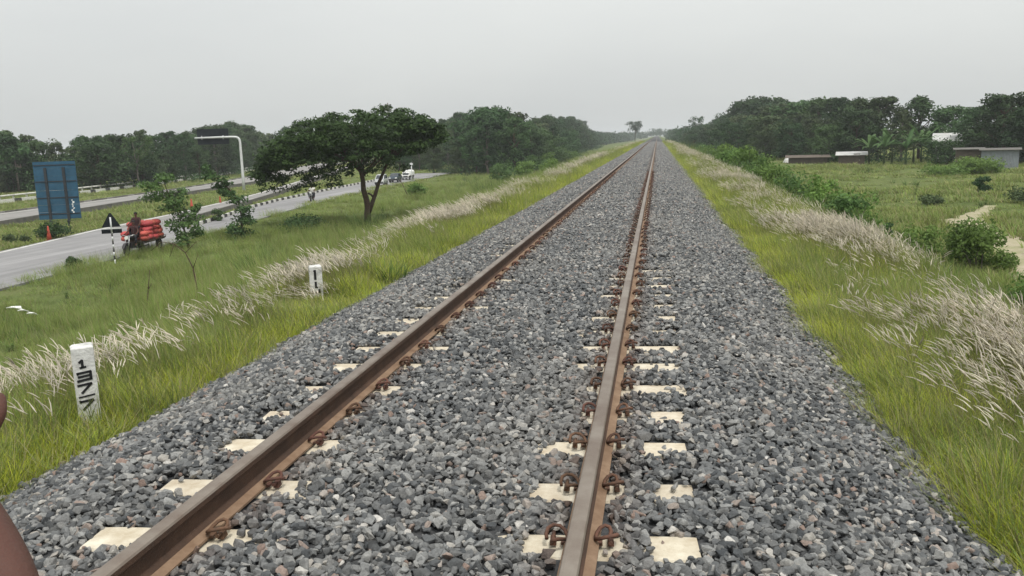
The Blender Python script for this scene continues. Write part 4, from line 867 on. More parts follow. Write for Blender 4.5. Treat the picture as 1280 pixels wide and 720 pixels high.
# banana plants
def banana(x, y, h, seed, label):
    rr = random.Random(seed); t = empty('banana_plant', (x, y, hgt(x, y)), rr.uniform(0, 6), label, 'banana plant', 'banana plants beside the pale roofed hut')
    s = MB(); s.tube([(0, 0, -.2), (.03, 0, h * .35), (.05, 0, h * .6)], [.16, .13, .07], 8); s.build('stem', M['leaf_olive'], t)
    l = MB()
    for k in range(11):
        a = k * 2.4 + rr.gauss(0, .3); L_ = h * rr.uniform(.45, .7); rise = rr.uniform(.9, 1.9); w = .24 * rr.uniform(.8, 1.2); v = []
        for i in range(7):
            q = i / 6; r = L_ * q; z = h * .58 + L_ * (rise * q - 1.0 * q * q * rr.uniform(.8, 1)); ww = w * math.sin(PI * min(1, .12 + .88 * q)) ** .6 * (1 if q > .12 else .25)
            c = Vector((math.cos(a) * r, math.sin(a) * r, z)); p = Vector((-math.sin(a), math.cos(a), 0)) * ww
            v += [c - p - Vector((0, 0, ww * .35)), c, c + p - Vector((0, 0, ww * .35))]
        l.add(v, [(3 * i + j, 3 * i + j + 1, 3 * i + j + 4, 3 * i + j + 3) for i in range(6) for j in (0, 1)])
    l.build('leaf_crown', M['leaf_banana'], t, fixn=False)
for q, (x, y, h) in enumerate([(31.2, 121, 4.2), (32.6, 122.5, 4.8), (33.8, 120.5, 3.9), (35.2, 122, 4.6), (30.0, 124, 3.8), (36.6, 123.5, 4.3)]):
    banana(x, y, h, 60 + q, ['tall banana plant just right of the pale roofed hut', 'tallest banana plant in the clump by the huts', 'short banana plant in the middle of the clump', 'broad banana plant on the right of the clump', 'small banana plant behind the pale roofed hut', 'banana plant nearest the tin hut'][q])
# lone far trees beside the vanishing point
o = wood_tree('umbrella_tree', 331, 11, 9, 7.0, 16, 70, .5, M['leaf_dark'], M['bark'], umbr, 'lone flat topped tree left of the end of the track'); o.location = (-10.5, 455, -4.1); o.scale = (1.1, 1.1, 1.2)
o = wood_tree('umbrella_tree', 332, 11.5, 8, 6.2, 14, 70, .45, M['leaf_dark'], M['bark'], umbr, 'flat layered tree right of the end of the track'); o.location = (14.5, 310, -3.2); o.scale = (.85, .85, .95)

# ------------------------------------------------------------------ marker stones
def marker(x, y, top, rz, w, label, strokes, u):
    zb = hgt(x, y); t = empty('marker_stone', (x, y, zb), rz, label, 'marker stone', 'white numbered marker stones beside the track')
    h = top - zb; mb = MB(); d = w * .92
    n = 10; vs = []
    for k in range(n + 1):
        z = -.25 + (h + .25 - .012) * k / n
        f = 1 + .012 * math.sin(k * 2.1)
        vs += [(-w / 2 * f, -d / 2, z), (w / 2 * f, -d / 2, z), (w / 2 * f, d / 2 * f, z), (-w / 2 * f, d / 2 * f, z)]
    fs = [(4 * k + j, 4 * k + (j + 1) % 4, 4 * k + 4 + (j + 1) % 4, 4 * k + 4 + j) for k in range(n) for j in range(4)]
    q = 4 * n; vs += [(-w * .4, -d * .4, h), (w * .4, -d * .4, h), (w * .42, d * .4, h + .004), (-w * .4, d * .4, h)]
    fs += [(q + j, q + (j + 1) % 4, q + 4 + (j + 1) % 4, q + 4 + j) for j in range(4)] + [(q + 4, q + 5, q + 6, q + 7), (3, 2, 1, 0)]
    mb.add(vs, fs); mb.build('stone_block', M['white_post'], t, bevel=.006)
    ink = MB()
    for (a, b, wd) in strokes:
        (x0, z0), (x1, z1) = a, b; x0 *= u; x1 *= u; z0 = h - z0 * u; z1 = h - z1 * u; wd *= u
        dx, dz = x1 - x0, z1 - z0; L_ = math.hypot(dx, dz); ang = math.atan2(dz, dx)
        ink.box(((x0 + x1) / 2, -d / 2 - .0015, (z0 + z1) / 2), (L_ + wd * .8, .006, wd * 1.55), (0, -ang, 0))
    ink.build('painted_numerals', M['ink'], t); return t
def lean(p):  # remove the picture lean of the stone from strokes measured on it
    return [((a[0] - (152 + (a[1] - 70) * .11), (a[1] - 62) * 1.06), (b[0] - (152 + (b[1] - 70) * .11), (b[1] - 62) * 1.06), w) for a, b, w in p]
ST1 = lean([((133, 182), (152, 166), 11), ((152, 166), (158, 220), 13), ((140, 223), (180, 218), 10),
            ((118, 266), (215, 257), 12), ((128, 294), (213, 285), 12), ((125, 325), (222, 313), 13), ((214, 258), (220, 316), 13), ((119, 265), (124, 275), 9),
            ((125, 360), (222, 350), 12), ((220, 352), (157, 418), 12),
            ((135, 451), (246, 439), 8),
            ((140, 487), (236, 480), 12), ((236, 482), (167, 550), 12), ((140, 478), (146, 494), 9)])
marker(-3.38, 5.9, .22, math.radians(38), .165, 'white marker stone painted 1 3 7 over 7, nearer the viewer in the lime grass', ST1, .00100)
ST2 = [((a[0] - (258 + (a[1] - 125) * .1), a[1] - 122), (b[0] - (258 + (b[1] - 125) * .1), b[1] - 122), w) for a, b, w in
       [((240, 205), (252, 190), 16), ((252, 190), (266, 325), 24), ((272, 372), (280, 450), 22), ((278, 452), (304, 456), 16), ((232, 524), (246, 526), 32), ((285, 538), (350, 540), 22), ((334, 492), (338, 535), 22), ((262, 630), (300, 628), 18), ((330, 620), (362, 642), 22)]]
marker(-3.62, 11.2, .06, math.radians(27), .175, 'smaller looking white marker stone farther along, sunk in the plume grass', ST2, .00092)

# ------------------------------------------------------------------ road furniture
def tri_sign():
    x, y = -27.0, 39.7; t = empty('warning_sign', (x, y, hgt(x, y)), math.radians(28), 'black backed triangular road sign on a black and white banded post', 'road sign')
    m = MB(); z = -.3; i = 0
    for z0, z1, c in [(-.3, .22, 0), (.22, .42, 1), (.42, .62, 0), (.62, .82, 1), (.82, 1.02, 0), (1.02, 1.22, 1), (1.22, 1.44, 0), (1.44, 1.6, 1), (1.6, 2.45, 0)]:
        m.tube([(0, 0, z0), (0, 0, z1)], .042, 10, c)
    m.build('post', [M['pole_white'], M['kerb_black']], t)
    p = MB(); p.extrude([(-.46, 1.93), (.46, 1.93), (.05, 2.66), (-.05, 2.66)], .05, .066); p.build('triangle_panel', M['sign_dark'], t)
    p = MB(); p.box((0, .058, 1.72), (.98, .016, .24)); p.build('plate', M['sign_dark'], t)
    p = MB(); p.box((0, -.045, 1.855), (.98, .03, .05)); p.build('crossbar', M['pole_white'], t)
tri_sign()
def board():
    x, y = -48.3, 63.2; zb = hgt(x, y); t = empty('road_board', (x, y, zb), math.radians(22), 'tall blue board seen from behind on two dark posts', 'road board')
    w, z0, z1 = 3.25, .35, 5.15; p = MB()
    for k in range(8):
        a, b = z0 + (z1 - z0) * k / 8, z0 + (z1 - z0) * (k + 1) / 8
        p.box((0, 0, (a + b) / 2), (w, .03, b - a - .012))
    p.build('panel', M['blue'], t)
    for sx in (-.72, .68):
        q = MB(); q.box((sx, -.10, 2.2), (.2, .16, 4.9)); q.build('post', M['dark_steel'], t)
    for z in (.8, 2.15, 3.5, 4.85):
        q = MB(); q.box((0, -.036, z), (w - .1, .04, .07)); q.build('crosspiece', M['dark_steel'], t)
    q = MB()
    rr = random.Random(4)
    for k in range(7): q.box((1.05 + rr.gauss(0, .1), -.017, 1.9 - k * .17), (rr.uniform(.04, .16), .006, rr.uniform(.06, .16)), (0, rr.gauss(0, .2), 0))
    q.build('bill_scrap', M['litter'], t)
board()
def gantry():
    x, y = -54.2, 107; zb = hgt(x, y); t = empty('gantry_sign', (x, y, zb), math.radians(14), 'dark sign panel hanging on a white cantilever pole over the far road', 'road sign')
    H = 7.25; q = MB()
    pts = [(0, 0, -.3), (0, 0, 2), (0, 0, 4.5), (0, 0, H - .7), (-.06, 0, H - .38), (-.22, 0, H - .15), (-.5, 0, H - .03), (-1.0, 0, H), (-3, 0, H), (-5.9, 0, H - .02)]
    q.tube(pts, [.2, .19, .17, .155, .15, .15, .145, .14, .13, .11], 12); q.build('pole', M['pole_white'], t)
    q = MB(); q.box((-3.55, .2, H + .12), (4.1, .1, 2.05)); q.build('panel', M['sign_dark'], t)
    for sx in (-5, -2.2):
        q = MB(); q.box((sx, .1, H), (.1, .14, .5)); q.build('bracket', M['pole_white'], t)
gantry()
def cone(x, y, h, label):
    t = empty('traffic_cone', (x, y, hgt(x, y)), 0, label, 'traffic cone', 'faded red road cones')
    q = MB(); q.box((0, 0, .03), (.42 * h, .42 * h, .06)); q.build('base', M['red_cone'], t)
    q = MB(); q.tube([(0, 0, .06), (0, 0, h * .5), (0, 0, h * .92), (0, 0, h)], [.17 * h, .105 * h, .05 * h, .035 * h], 14); q.build('cone', M['red_cone'], t)
cone(-39.4, 50.5, 1.0, 'red cone on the grass verge below the blue board')
cone(-42.5, 73.8, 1.15, 'tall red cone at the road edge between the two young trees')
cone(-44.6, 83, .8, 'short red cone farthest away near the leaning young tree')
q = MB(); q.box((0, 0, .2), (.12, .12, .5)); q.box((0, 0, .5), (.17, .17, .12)); o = q.build('marker_post', M['dark_steel'], bevel=.01); o.location = (-44.8, 59.6, hgt(-44.8, 59.6)); tag(o, 'short dark post in the grass right of the blue board', 'post')
q = MB(); q.tube([(0, 0, -.3), (0, 0, 2.9)], .07, 8); q.box((0, 0, 2.7), (.5, .06, .3)); o = q.build('roadside_post', M['pole_white']); o.location = (-34.2, 119.5, hgt(-34.2, 119.5)); tag(o, 'thin white post at the roadside left of the white van', 'post')
def guard_rail():
    t = empty('guard_rail', (0, 0, 0), 0, 'pale roadside guard rail on short posts in front of the left wood', 'guard rail')
    yy = list(np.arange(72, 206, 2.6)); m = MB()
    for a, b in zip(yy, yy[1:]):
        xa, xb = itp(D_KERB, a) - 2.2, itp(D_KERB, b) - 2.2
        m.tube([(xa, a, -3.38), (xb, b, -3.38)], .13, 6, flat=1.0, cap=True)
    m.build('beam', M['kerb_white'], t)
    for y in yy:
        q = MB(); q.box((itp(D_KERB, y) - 2.36, y, -3.78), (.16, .16, .95)); q.build('post', M['kerb_white'], t)
guard_rail()
def power_pole(x, y, H, arms, m, label):
    t = empty('utility_pole', (x, y, hgt(x, y)), math.radians(20), label, 'utility pole')
    q = MB(); q.tube([(0, 0, -.3), (0, 0, H)], [.2, .11], 8); q.build('pole', m, t)
    for z, w in arms:
        q = MB(); q.box((0, -.12, z), (w, .14, .2)); q.build('crossarm', m, t)
        for s_ in (-.45, -.2, .2, .45):
            q2 = MB(); q2.tube([(s_ * w, -.12, z + .1), (s_ * w, -.12, z + .42)], [.09, .05], 6); q2.build('insulator', m, t)
power_pole(-60, 190, 14.9, [(14.1, 1.7), (13.2, 1.7)], M['bark_pale'], 'tall power pole showing above the crown of the spreading tree')
power_pole(-95, 114.5, 5.0, [(3.9, 1.6)], M['bark_pale'], 'pale pole with one crossarm in front of the left wood')

# ------------------------------------------------------------------ people
def skin_mesh(name, joints, edges, m, parent=None, sub=2, root=0, loc=None):
    """one continuous body grown over a jointed skeleton"""
    me = bpy.data.meshes.new(name); names = list(joints); ix = {n: i for i, n in enumerate(names)}
    me.from_pydata([joints[n][0] for n in names], [(ix[a], ix[b]) for a, b in edges], [])
    o = bpy.data.objects.new(name, me); COL.objects.link(o)
    md = o.modifiers.new('s', 'SKIN'); md.use_smooth_shade = True; md.branch_smoothing = .3
    sv = me.skin_vertices[0].data
    for n in names:
        r = joints[n][1]; sv[ix[n]].radius = (r, r) if not hasattr(r, '__len__') else r; sv[ix[n]].use_root = (ix[n] == root)
    ms = o.modifiers.new('u', 'SUBSURF'); ms.levels = sub; ms.render_levels = sub
    dg = bpy.context.evaluated_depsgraph_get(); me2 = bpy.data.meshes.new_from_object(o.evaluated_get(dg)); me2.name = name
    o.modifiers.clear(); o.data = me2; bpy.data.meshes.remove(me)
    me2.materials.clear(); me2.materials.append(m)
    for p in me2.polygons: p.use_smooth = True; p.material_index = 0
    if parent: o.parent = parent
    return o
def figure(name, root, J, label, shirt, trouser, sub=1, hands=False, group=None, hair=True, extra=None):
    """J: joint positions local to the root: pelvis chest neck head_b head_t sl el wl hl sr er wr hr hipl knl anl tol hipr ..."""
    t = empty(name, root[0], root[1], label, 'person', group)
    V = {k: Vector(v) for k, v in J.items()}
    mid = (V['pelvis'] + V['chest']) / 2
    R = dict(pelvis=(.155, .11), mid=(.135, .10), chest=(.16, .105), neck=.055, chin=.062, head=.088, crown=.075, sl=.062, el=.042, wl=.030, hl=.036, sr=.062, er=.042, wr=.030, hr=.036, hipl=.088, knl=.058, anl=.042, tol=.034, hipr=.088, knr=.058, anr=.042, tor=.034)
    V['mid'] = mid; V['chin'] = V['head_b']; V['head'] = V['head_b'].lerp(V['head_t'], .5); V['crown'] = V['head_t']
    ed = [('pelvis', 'mid'), ('mid', 'chest'), ('chest', 'neck'), ('neck', 'chin'), ('chin', 'head'), ('head', 'crown'), ('chest', 'sl'), ('sl', 'el'), ('el', 'wl'), ('wl', 'hl'), ('chest', 'sr'), ('sr', 'er'), ('er', 'wr'), ('wr', 'hr'), ('pelvis', 'hipl'), ('hipl', 'knl'), ('knl', 'anl'), ('anl', 'tol'), ('pelvis', 'hipr'), ('hipr', 'knr'), ('knr', 'anr'), ('anr', 'tor')]
    jo = {'pelvis': (V['pelvis'], R['pelvis'])}
    for a, b in ed: jo[b] = (V[b], R[b])
    if extra:
        for (a, b, pos, r) in extra: ed.append((a, b)); jo[b] = (Vector(pos), r)
    body = skin_mesh('body', jo, ed, M['skin'], t, sub)
    g = lambda n, k: (V[n], tuple(q * k for q in R[n]) if hasattr(R[n], '__len__') else R[n] * k)
    sh = {'mid': (V['mid'], (.185, .155)), 'chest': (V['chest'], (.205, .155))}; sh['low'] = (V['pelvis'] + Vector((0, 0, -.03)), (.20, .165))
    for s_ in 'lr':
        sh['s' + s_] = g('s' + s_, 1.42); sh['c' + s_] = (V['s' + s_].lerp(V['e' + s_], .62), .070)
    sh['col'] = (V['chest'].lerp(V['neck'], .75), .072)
    skin_mesh('shirt', sh, [('mid', 'chest'), ('mid', 'low'), ('chest', 'sl'), ('sl', 'cl'), ('chest', 'sr'), ('sr', 'cr'), ('chest', 'col')], shirt, t, sub)
    tr = {'pelvis': (V['pelvis'], (.168, .122)), 'waist': (V['pelvis'].lerp(V['mid'], .35), (.158, .118))}
    for s_ in 'lr':
        tr['hip' + s_] = g('hip' + s_, 1.16); tr['kn' + s_] = g('kn' + s_, 1.28); tr['cuff' + s_] = (V['kn' + s_].lerp(V['an' + s_], .9), .062)
    skin_mesh('trousers', tr, [('pelvis', 'waist'), ('pelvis', 'hipl'), ('hipl', 'knl'), ('knl', 'cuffl'), ('pelvis', 'hipr'), ('hipr', 'knr'), ('knr', 'cuffr')], trouser, t, sub)
    if hair:
        f = Vector(J.get('face', (0, 1, 0))).normalized(); c = V['head'].lerp(V['crown'], .45); m = MB(); side = f.cross(Vector((0, 0, 1))).normalized()
        upv = (V['crown'] - V['chin']).normalized()
        for i in range(9):
            for j in range(16): pass
        vs = []; nr, ns = 7, 16
        for i in range(nr + 1):
            th = PI * .62 * i / nr
            for j in range(ns):
                ph = 2 * PI * j / ns; d = side * math.cos(ph) * math.sin(th) + f * math.sin(ph) * math.sin(th) + upv * math.cos(th)
                k = .094 + (.006 if d.dot(f) < 0 else -.010 * max(0, d.dot(f) - .2)); low = max(0, d.dot(f)) * (i / nr) * .05
                vs.append(c + d * k + upv * (low + .012))
        m.add(vs, [(i * ns + j, i * ns + (j + 1) % ns, (i + 1) * ns + (j + 1) % ns, (i + 1) * ns + j) for i in range(nr) for j in range(ns)], 0, True)
        m.build('hair', M['hair'], t)
        h = V['head']; m = MB()
        m.tube([h + f * .085 + upv * .012, h + f * .108 - upv * .014, h + f * .092 - upv * .022], [.008, .014, .010], 6); m.build('nose', M['skin'], t)
        for s_ in (-1, 1):
            m = MB(); c2 = h + f * .082 + side * s_ * .032 + upv * .016; m.tube([c2 - side * .013, c2, c2 + side * .013], [.003, .008, .003], 6); m.build('eye', M['ink'], t)
            m = MB(); c2 = h + side * s_ * .094; m.tube([c2 - upv * .026, c2 + side * s_ * .006, c2 + upv * .03], [.01, .017, .012], 6, flat=.6); m.build('ear', M['skin'], t)
        m = MB(); c2 = h + f * .086 - upv * .042; m.tube([c2 - side * .022, c2 + f * .004, c2 + side * .022], [.003, .006, .003], 6); m.build('mouth', M['shirt_dark'], t)
    return t
# companion standing on the track just left of the view: the bent right forearm reaches into the frame
B = Vector((.18, .42, 0))
def hand(wr, d, side, pal, n0, ):
    """five separate curled fingers: returns extra skeleton edges from the palm joint"""
    d = d.normalized(); side = side.normalized(); pal = pal.normalized(); ex = []
    for k, (o, L_) in enumerate(((-.030, .066), (-.010, .076), (.010, .072), (.028, .056))):
        b = wr + d * .088 + side * o; p1 = b + d * L_ * .42 + pal * L_ * .12; p2 = p1 + d * L_ * .12 + pal * L_ * .36; p3 = p2 - d * L_ * .2 + pal * L_ * .2
        ex += [(n0, f'k{k}', wr + d * .062 + side * o * .85, .013), (f'k{k}', f'f{k}a', b + d * .004, .0105), (f'f{k}a', f'f{k}b', p1, .0095), (f'f{k}b', f'f{k}c', p2, .0088), (f'f{k}c', f'f{k}d', p3, .0075)]
    b = wr + d * .03 - side * .028 + pal * .012
    ex += [(n0, 't0', b, .014), ('t0', 't1', b + d * .03 - side * .014 + pal * .018, .0115), ('t1', 't2', b + d * .058 - side * .004 + pal * .03, .0095)]
    return ex
E_ = Vector((.606, .637, 1.285)) - B; W_ = Vector((.4555, .728, 1.390)) - B
dh = (Vector((.430, .76, 1.43)) - B - W_).normalized() * .8 + Vector((-.05, .0, .45)); dh.normalize()
J = dict(pelvis=(0, 0, .92), chest=(0, .02, 1.30), neck=(0, .03, 1.47), head_b=(0, .06, 1.535), head_t=(0, .05, 1.70), face=(.15, 1, -.1),
         sl=(-.185, .0, 1.39), el=(-.235, -.02, 1.10), wl=(-.225, .1, .86), hl=(-.22, .13, .77),
         sr=(.185, .03, 1.39), er=E_, wr=W_, hr=W_ + dh * .045,
         hipl=(-.095, 0, .86), knl=(-.105, .03, .48), anl=(-.11, -.01, .09), tol=(-.125, .16, .035), hipr=(.095, 0, .86), knr=(.105, .04, .48), anr=(.115, 0, .09), tor=(.13, .17, .035))
sd = dh.cross(Vector((0, 1, 0.2))).normalized(); pal = sd.cross(dh).normalized()
ex = hand(W_, dh, sd, pal, 'hr')
figure('person', ((B.x, B.y, .02), 0), J, 'person in dark clothes at the left edge with one bare brown forearm raised', M['shirt_dark'], M['trouser'], 2, extra=ex)

# ------------------------------------------------------------------ vehicles (all local: -y is forward)
def ring(mb, c, R, prof, n=20, mi=0):
    """lathe about the local x axis: prof = (x, radius)"""
    vs = [(c[0] + x, c[1] + r * math.cos(2 * PI * j / n), c[2] + r * math.sin(2 * PI * j / n)) for x, r in prof for j in range(n)]; k = len(prof)
    mb.add(vs, [(i * n + j, i * n + (j + 1) % n, (i + 1) * n + (j + 1) % n, (i + 1) * n + j) for i in range(k - 1) for j in range(n)], mi, True)
def wheel(c, R, w, parent, spokes=True):
    h = empty('wheel', c); h.parent = parent
    q = MB(); a = w / 2; ring(q, (0, 0, 0), R, [(-a * .6, R * .66), (-a, R * .75), (-a, R * .9), (-a * .6, R), (a * .6, R), (a, R * .9), (a, R * .75), (a * .6, R * .66), (-a * .6, R * .66)]); q.build('tyre', M['tyre'], h)
    q = MB(); ring(q, (0, 0, 0), R, [(-a * .5, .02), (-a * .55, R * .22), (-a * .35, R * .3), (-a * .4, R * .58), (-a * .62, R * .67), (a * .62, R * .67), (a * .4, R * .58), (a * .35, R * .3), (a * .55, R * .22), (a * .5, .02)]); q.build('rim', M['chrome'], h)
    return h
def cargo_trike(name, loc, rz, label):
    t = empty(name, loc, rz, label, 'three-wheeler')
    wheel((0, -1.35, .33), .33, .12, t); wheel((-.56, 1.45, .33), .33, .14, t); wheel((.56, 1.45, .33), .33, .14, t)
    q = MB()
    for s_ in (-.10, .10): q.tube([(s_, -1.36, .33), (s_, -1.2, .75), (s_, -1.1, 1.06)], .028, 8)
    q.box((0, -1.2, .72), (.24, .05, .06)); q.build('fork', M['chrome'], t)
    q = MB(); ring(q, (0, -1.35, .33), .4, [(-.075, .36), (-.075, .395), (.075, .395), (.075, .36)], 20)
    q.v = [v if v[2] > .45 else (v[0], v[1], .45) for v in q.v]; q.build('mudguard', M['veh_dark'], t)
    q = MB(); q.tube([(-.38, -.92, 1.1), (-.3, -1.02, 1.12), (-.1, -1.08, 1.06), (.1, -1.08, 1.06), (.3, -1.02, 1.12), (.38, -.92, 1.1)], .018, 8); q.build('handlebar', M['chrome'], t)
    q = MB(); q.tube([(0, -1.28, .98), (0, -1.2, .98), (0, -1.12, .98)], [.10, .095, .05], 14); q.build('headlight', M['lamp'], t)
    q = MB(); q.tube([(0, -1.02, .92), (0, -.85, .97), (0, -.6, .95), (0, -.42, .88)], [.07, .15, .14, .09], 12); q.build('fuel_tank', M['veh_dark'], t)
    q = MB(); q.box((0, -.72, .52), (.3, .5, .34)); q.tube([(-.16, -.75, .5), (-.3, -.75, .5)], .1, 10); q.tube([(0, -1.1, 1.0), (0, -.95, .6), (0, -.5, .38), (0, .2, .42)], .04, 8); q.tube([(.18, -.6, .36), (.2, .2, .34), (.2, .9, .36)], .035, 8); q.build('engine', M['veh_dark'], t, bevel=.015)
    q = MB(); q.box((0, -.28, .93), (.34, .52, .1)); q.build('seat', M['tyre'], t, bevel=.02)
    q = MB(); q.box((0, 1.05, .66), (1.36, 2.3, .07))
    for y in (.1, .8, 1.5, 2.1): q.box((0, y, .595), (1.2, .07, .06))
    for s_ in (-.45, .45): q.box((s_, 1.0, .55), (.07, 2.4, .03)); q.box((s_ * 1.24, 1.45, .45), (.06, .3, .17))
    q.build('flatbed', M['wood_deck'], t)
    q = MB()
    for s_ in (-.69, .69): q.tube([(s_, -.08, .78), (s_, 2.18, .78)], .018, 6); [q.tube([(s_, y, .69), (s_, y, .78)], .016, 6) for y in (-.06, .7, 1.45, 2.16)]
    q.build('side_rail', M['veh_dark'], t)
    for s_ in (-.5, .5):
        q = MB(); q.box((s_, 2.22, .62), (.16, .04, .1)); q.build('tail_lamp', M['red_cone'], t)
    return t
def sack_me(name, L_, W, H, seed, m):
    rr = random.Random(seed); mb = MB(); n, k = 12, 9; vs = []
    for i in range(k):
        t = i / (k - 1); q = (1 - abs(2 * t - 1) ** 3.2) ** .6 * .92 + .06
        for j in range(n):
            a = 2 * PI * j / n; c, s_ = math.cos(a), math.sin(a)
            e = .75
            x = math.copysign(abs(c) ** e, c) * W / 2 * q; z = math.copysign(abs(s_) ** e, s_) * H / 2 * q
            b = 1 + .17 * noise.noise(Vector((x * 9 + seed, t * 7, z * 9)))
            vs.append((x * b, (t - .5) * L_, z * b))
    mb.add(vs, [(i * n + j, i * n + (j + 1) % n, (i + 1) * n + (j + 1) % n, (i + 1) * n + j) for i in range(k - 1) for j in range(n)] + [tuple(reversed(range(n))), tuple((k - 1) * n + j for j in range(n))], 0, True)
    return mb.mesh(name, m)
SK = [sack_me('red_sack', .72, .44, .30, s_, M['sack']) for s_ in (1, 2, 3)]; SW = [sack_me('pale_sack', .7, .42, .28, s_, M['sack_pale']) for s_ in (4, 5)]
def load_sacks(T, mes, name, layers, rows, group, labf, z0=.70, dz=.245):
    rr = random.Random(13); Mx = Matrix.Translation(T.location) @ Matrix.Rotation(T.rotation_euler.z, 4, 'Z')
    for l in range(layers):
        for ix in range(3):
            for iy in range(rows):
                lx = (ix - 1) * (.50 - .02 * l) + rr.gauss(0, .02); ly = -.02 + .36 + iy * .68 - (.05 * l if iy == rows - 1 else -.05 * l if iy == 0 else 0) + rr.gauss(0, .03)
                o = bpy.data.objects.new(name, rr.choice(mes)); COL.objects.link(o)
                ang = rr.gauss(0, .22)
                o.location = Mx @ Vector((lx, ly, z0 + .15 + l * dz + rr.gauss(0, .012)))
                o.rotation_euler = (rr.gauss(0, .10), rr.gauss(0, .13), T.rotation_euler.z + ang)
                o.scale = (1.12 * rr.uniform(.9, 1.1), rr.uniform(.9, 1.08), rr.uniform(.95, 1.15))
                tag(o, labf(l, ix, iy, layers, rows), 'sack', group)
TK = cargo_trike('cargo_three_wheeler', (-28.0, 43.3, ROADZ), math.radians(8), 'dark three-wheeler coming along the near road under a heap of red sacks')
LN = ['bottom', 'second', 'third', 'top']; CN = ['far-side', 'middle', 'near-side']; RN = ['front', 'second', 'third', 'rear']
load_sacks(TK, SK, 'red_sack', 4, 3, 'red net sacks heaped on the three-wheeler', lambda l, ix, iy, a, b: f"bulging red net sack on the three-wheeler, {LN[l]} layer, {CN[ix]} column, {['front', 'middle', 'rear'][iy]} row")
# sacks slung ahead of the bed beside the driver's legs
for s_, lab in ((-1, 'red net sack slung beside the driver on the far side of the three-wheeler'), (1, 'red net sack slung beside the driver on the near side of the three-wheeler')):
    Mx = Matrix.Translation(TK.location) @ Matrix.Rotation(TK.rotation_euler.z, 4, 'Z')
    for h in (0, 1):
        o = bpy.data.objects.new('red_sack', SK[h]); COL.objects.link(o); o.location = Mx @ Vector((s_ * .56, -.22, .84 + .27 * h)); o.rotation_euler = (0, 0, TK.rotation_euler.z + .1 * h); o.scale = (1.0, .8, 1)
        tag(o, lab + (', upper one' if h else ', lower one'), 'sack', 'red net sacks heaped on the three-wheeler')
def seated(loc, rz, label, shirt, seat=.98, group=None):
    J = dict(pelvis=(0, -.2, seat + .06), chest=(0, -.24, seat + .43), neck=(0, -.26, seat + .60), head_b=(0, -.28, seat + .66), head_t=(0, -.27, seat + .83), face=(0, -1, -.05),
             sl=(.185, -.25, seat + .52), el=(.30, -.42, seat + .28), wl=(.33, -.70, seat + .17), hl=(.33, -.82, seat + .15), sr=(-.185, -.25, seat + .52), er=(-.30, -.42, seat + .28), wr=(-.33, -.70, seat + .17), hr=(-.33, -.82, seat + .15),
             hipl=(.10, -.22, seat + .03), knl=(.24, -.66, seat + .02), anl=(.22, -.62, seat - .42), tol=(.22, -.78, seat - .47), hipr=(-.10, -.22, seat + .03), knr=(-.24, -.66, seat + .02), anr=(-.22, -.62, seat - .42), tor=(-.22, -.78, seat - .47))
    return figure('person', (loc, rz), J, label, shirt, M['trouser'], 1, group=group)
seated(TK.location, TK.rotation_euler.z, 'driver in dark maroon shirt sitting before the red sacks on the three-wheeler', M['shirt_dark'], .98)
Mx = Matrix.Translation(TK.location) @ Matrix.Rotation(TK.rotation_euler.z, 4, 'Z')
seated(Mx @ Vector((-.02, .42, 0)), TK.rotation_euler.z, 'passenger in dark shirt perched high on the red sacks behind the driver', M['shirt_dark'], 1.42)
def motorbike(name, loc, rz, label):
    t = empty(name, loc, rz, label, 'motorbike')
    wheel((0, -.66, .3), .3, .1, t); wheel((0, .62, .3), .3, .11, t)
    q = MB()
    for s_ in (-.08, .08): q.tube([(s_, -.66, .3), (s_, -.52, .7), (s_, -.46, .95)], .024, 8)
    q.build('fork', M['chrome'], t)
    q = MB(); q.tube([(-.36, -.34, 1.02), (-.2, -.44, 1.0), (0, -.46, .97), (.2, -.44, 1.0), (.36, -.34, 1.02)], .016, 8); q.build('handlebar', M['chrome'], t)
    q = MB(); q.tube([(0, -.64, .9), (0, -.56, .9), (0, -.48, .9)], [.09, .09, .05], 12); q.build('headlight', M['lamp'], t)
    q = MB(); q.tube([(0, -.42, .84), (0, -.25, .9), (0, -.02, .86), (0, .1, .8)], [.06, .14, .13, .08], 12); q.build('fuel_tank', M['veh_dark'], t)
    q = MB(); q.tube([(0, .02, .8), (0, .3, .8), (0, .62, .84), (0, .74, .83)], [.1, .13, .12, .05], 10, flat=.55); q.build('seat', M['tyre'], t)
    q = MB(); q.box((0, -.08, .42), (.24, .38, .34)); q.tube([(.12, -.1, .34), (.15, .3, .3), (.15, .75, .38)], .04, 8); q.tube([(0, -.45, .9), (0, -.3, .5), (0, .1, .35), (0, .62, .3)], .03, 8); q.build('engine', M['veh_dark'], t, bevel=.015)
    q = MB(); ring(q, (0, .62, .3), .36, [(-.07, .33), (-.07, .36), (.07, .36), (.07, .33)], 20); q.v = [v if v[2] > .4 else (v[0], v[1], .4) for v in q.v]; q.build('mudguard', M['veh_dark'], t)
    q = MB(); q.box((0, .82, .72), (.14, .05, .08)); q.build('tail_lamp', M['red_cone'], t)
    return t
T2 = motorbike('motorbike', (-34.4, 83.3, ROADZ), math.radians(12), 'small dark motorbike with two riders beside the black and white kerb')
Mx = Matrix.Translation(T2.location) @ Matrix.Rotation(T2.rotation_euler.z, 4, 'Z')
seated(Mx @ Vector((0, .32, 0)), T2.rotation_euler.z, 'rider in pale shirt steering the small motorbike', M['shirt_pale'], .76)
seated(Mx @ Vector((.03, .74, 0)), T2.rotation_euler.z, 'second rider in pale shirt sitting behind on the small motorbike', M['shirt_pale'], .80)

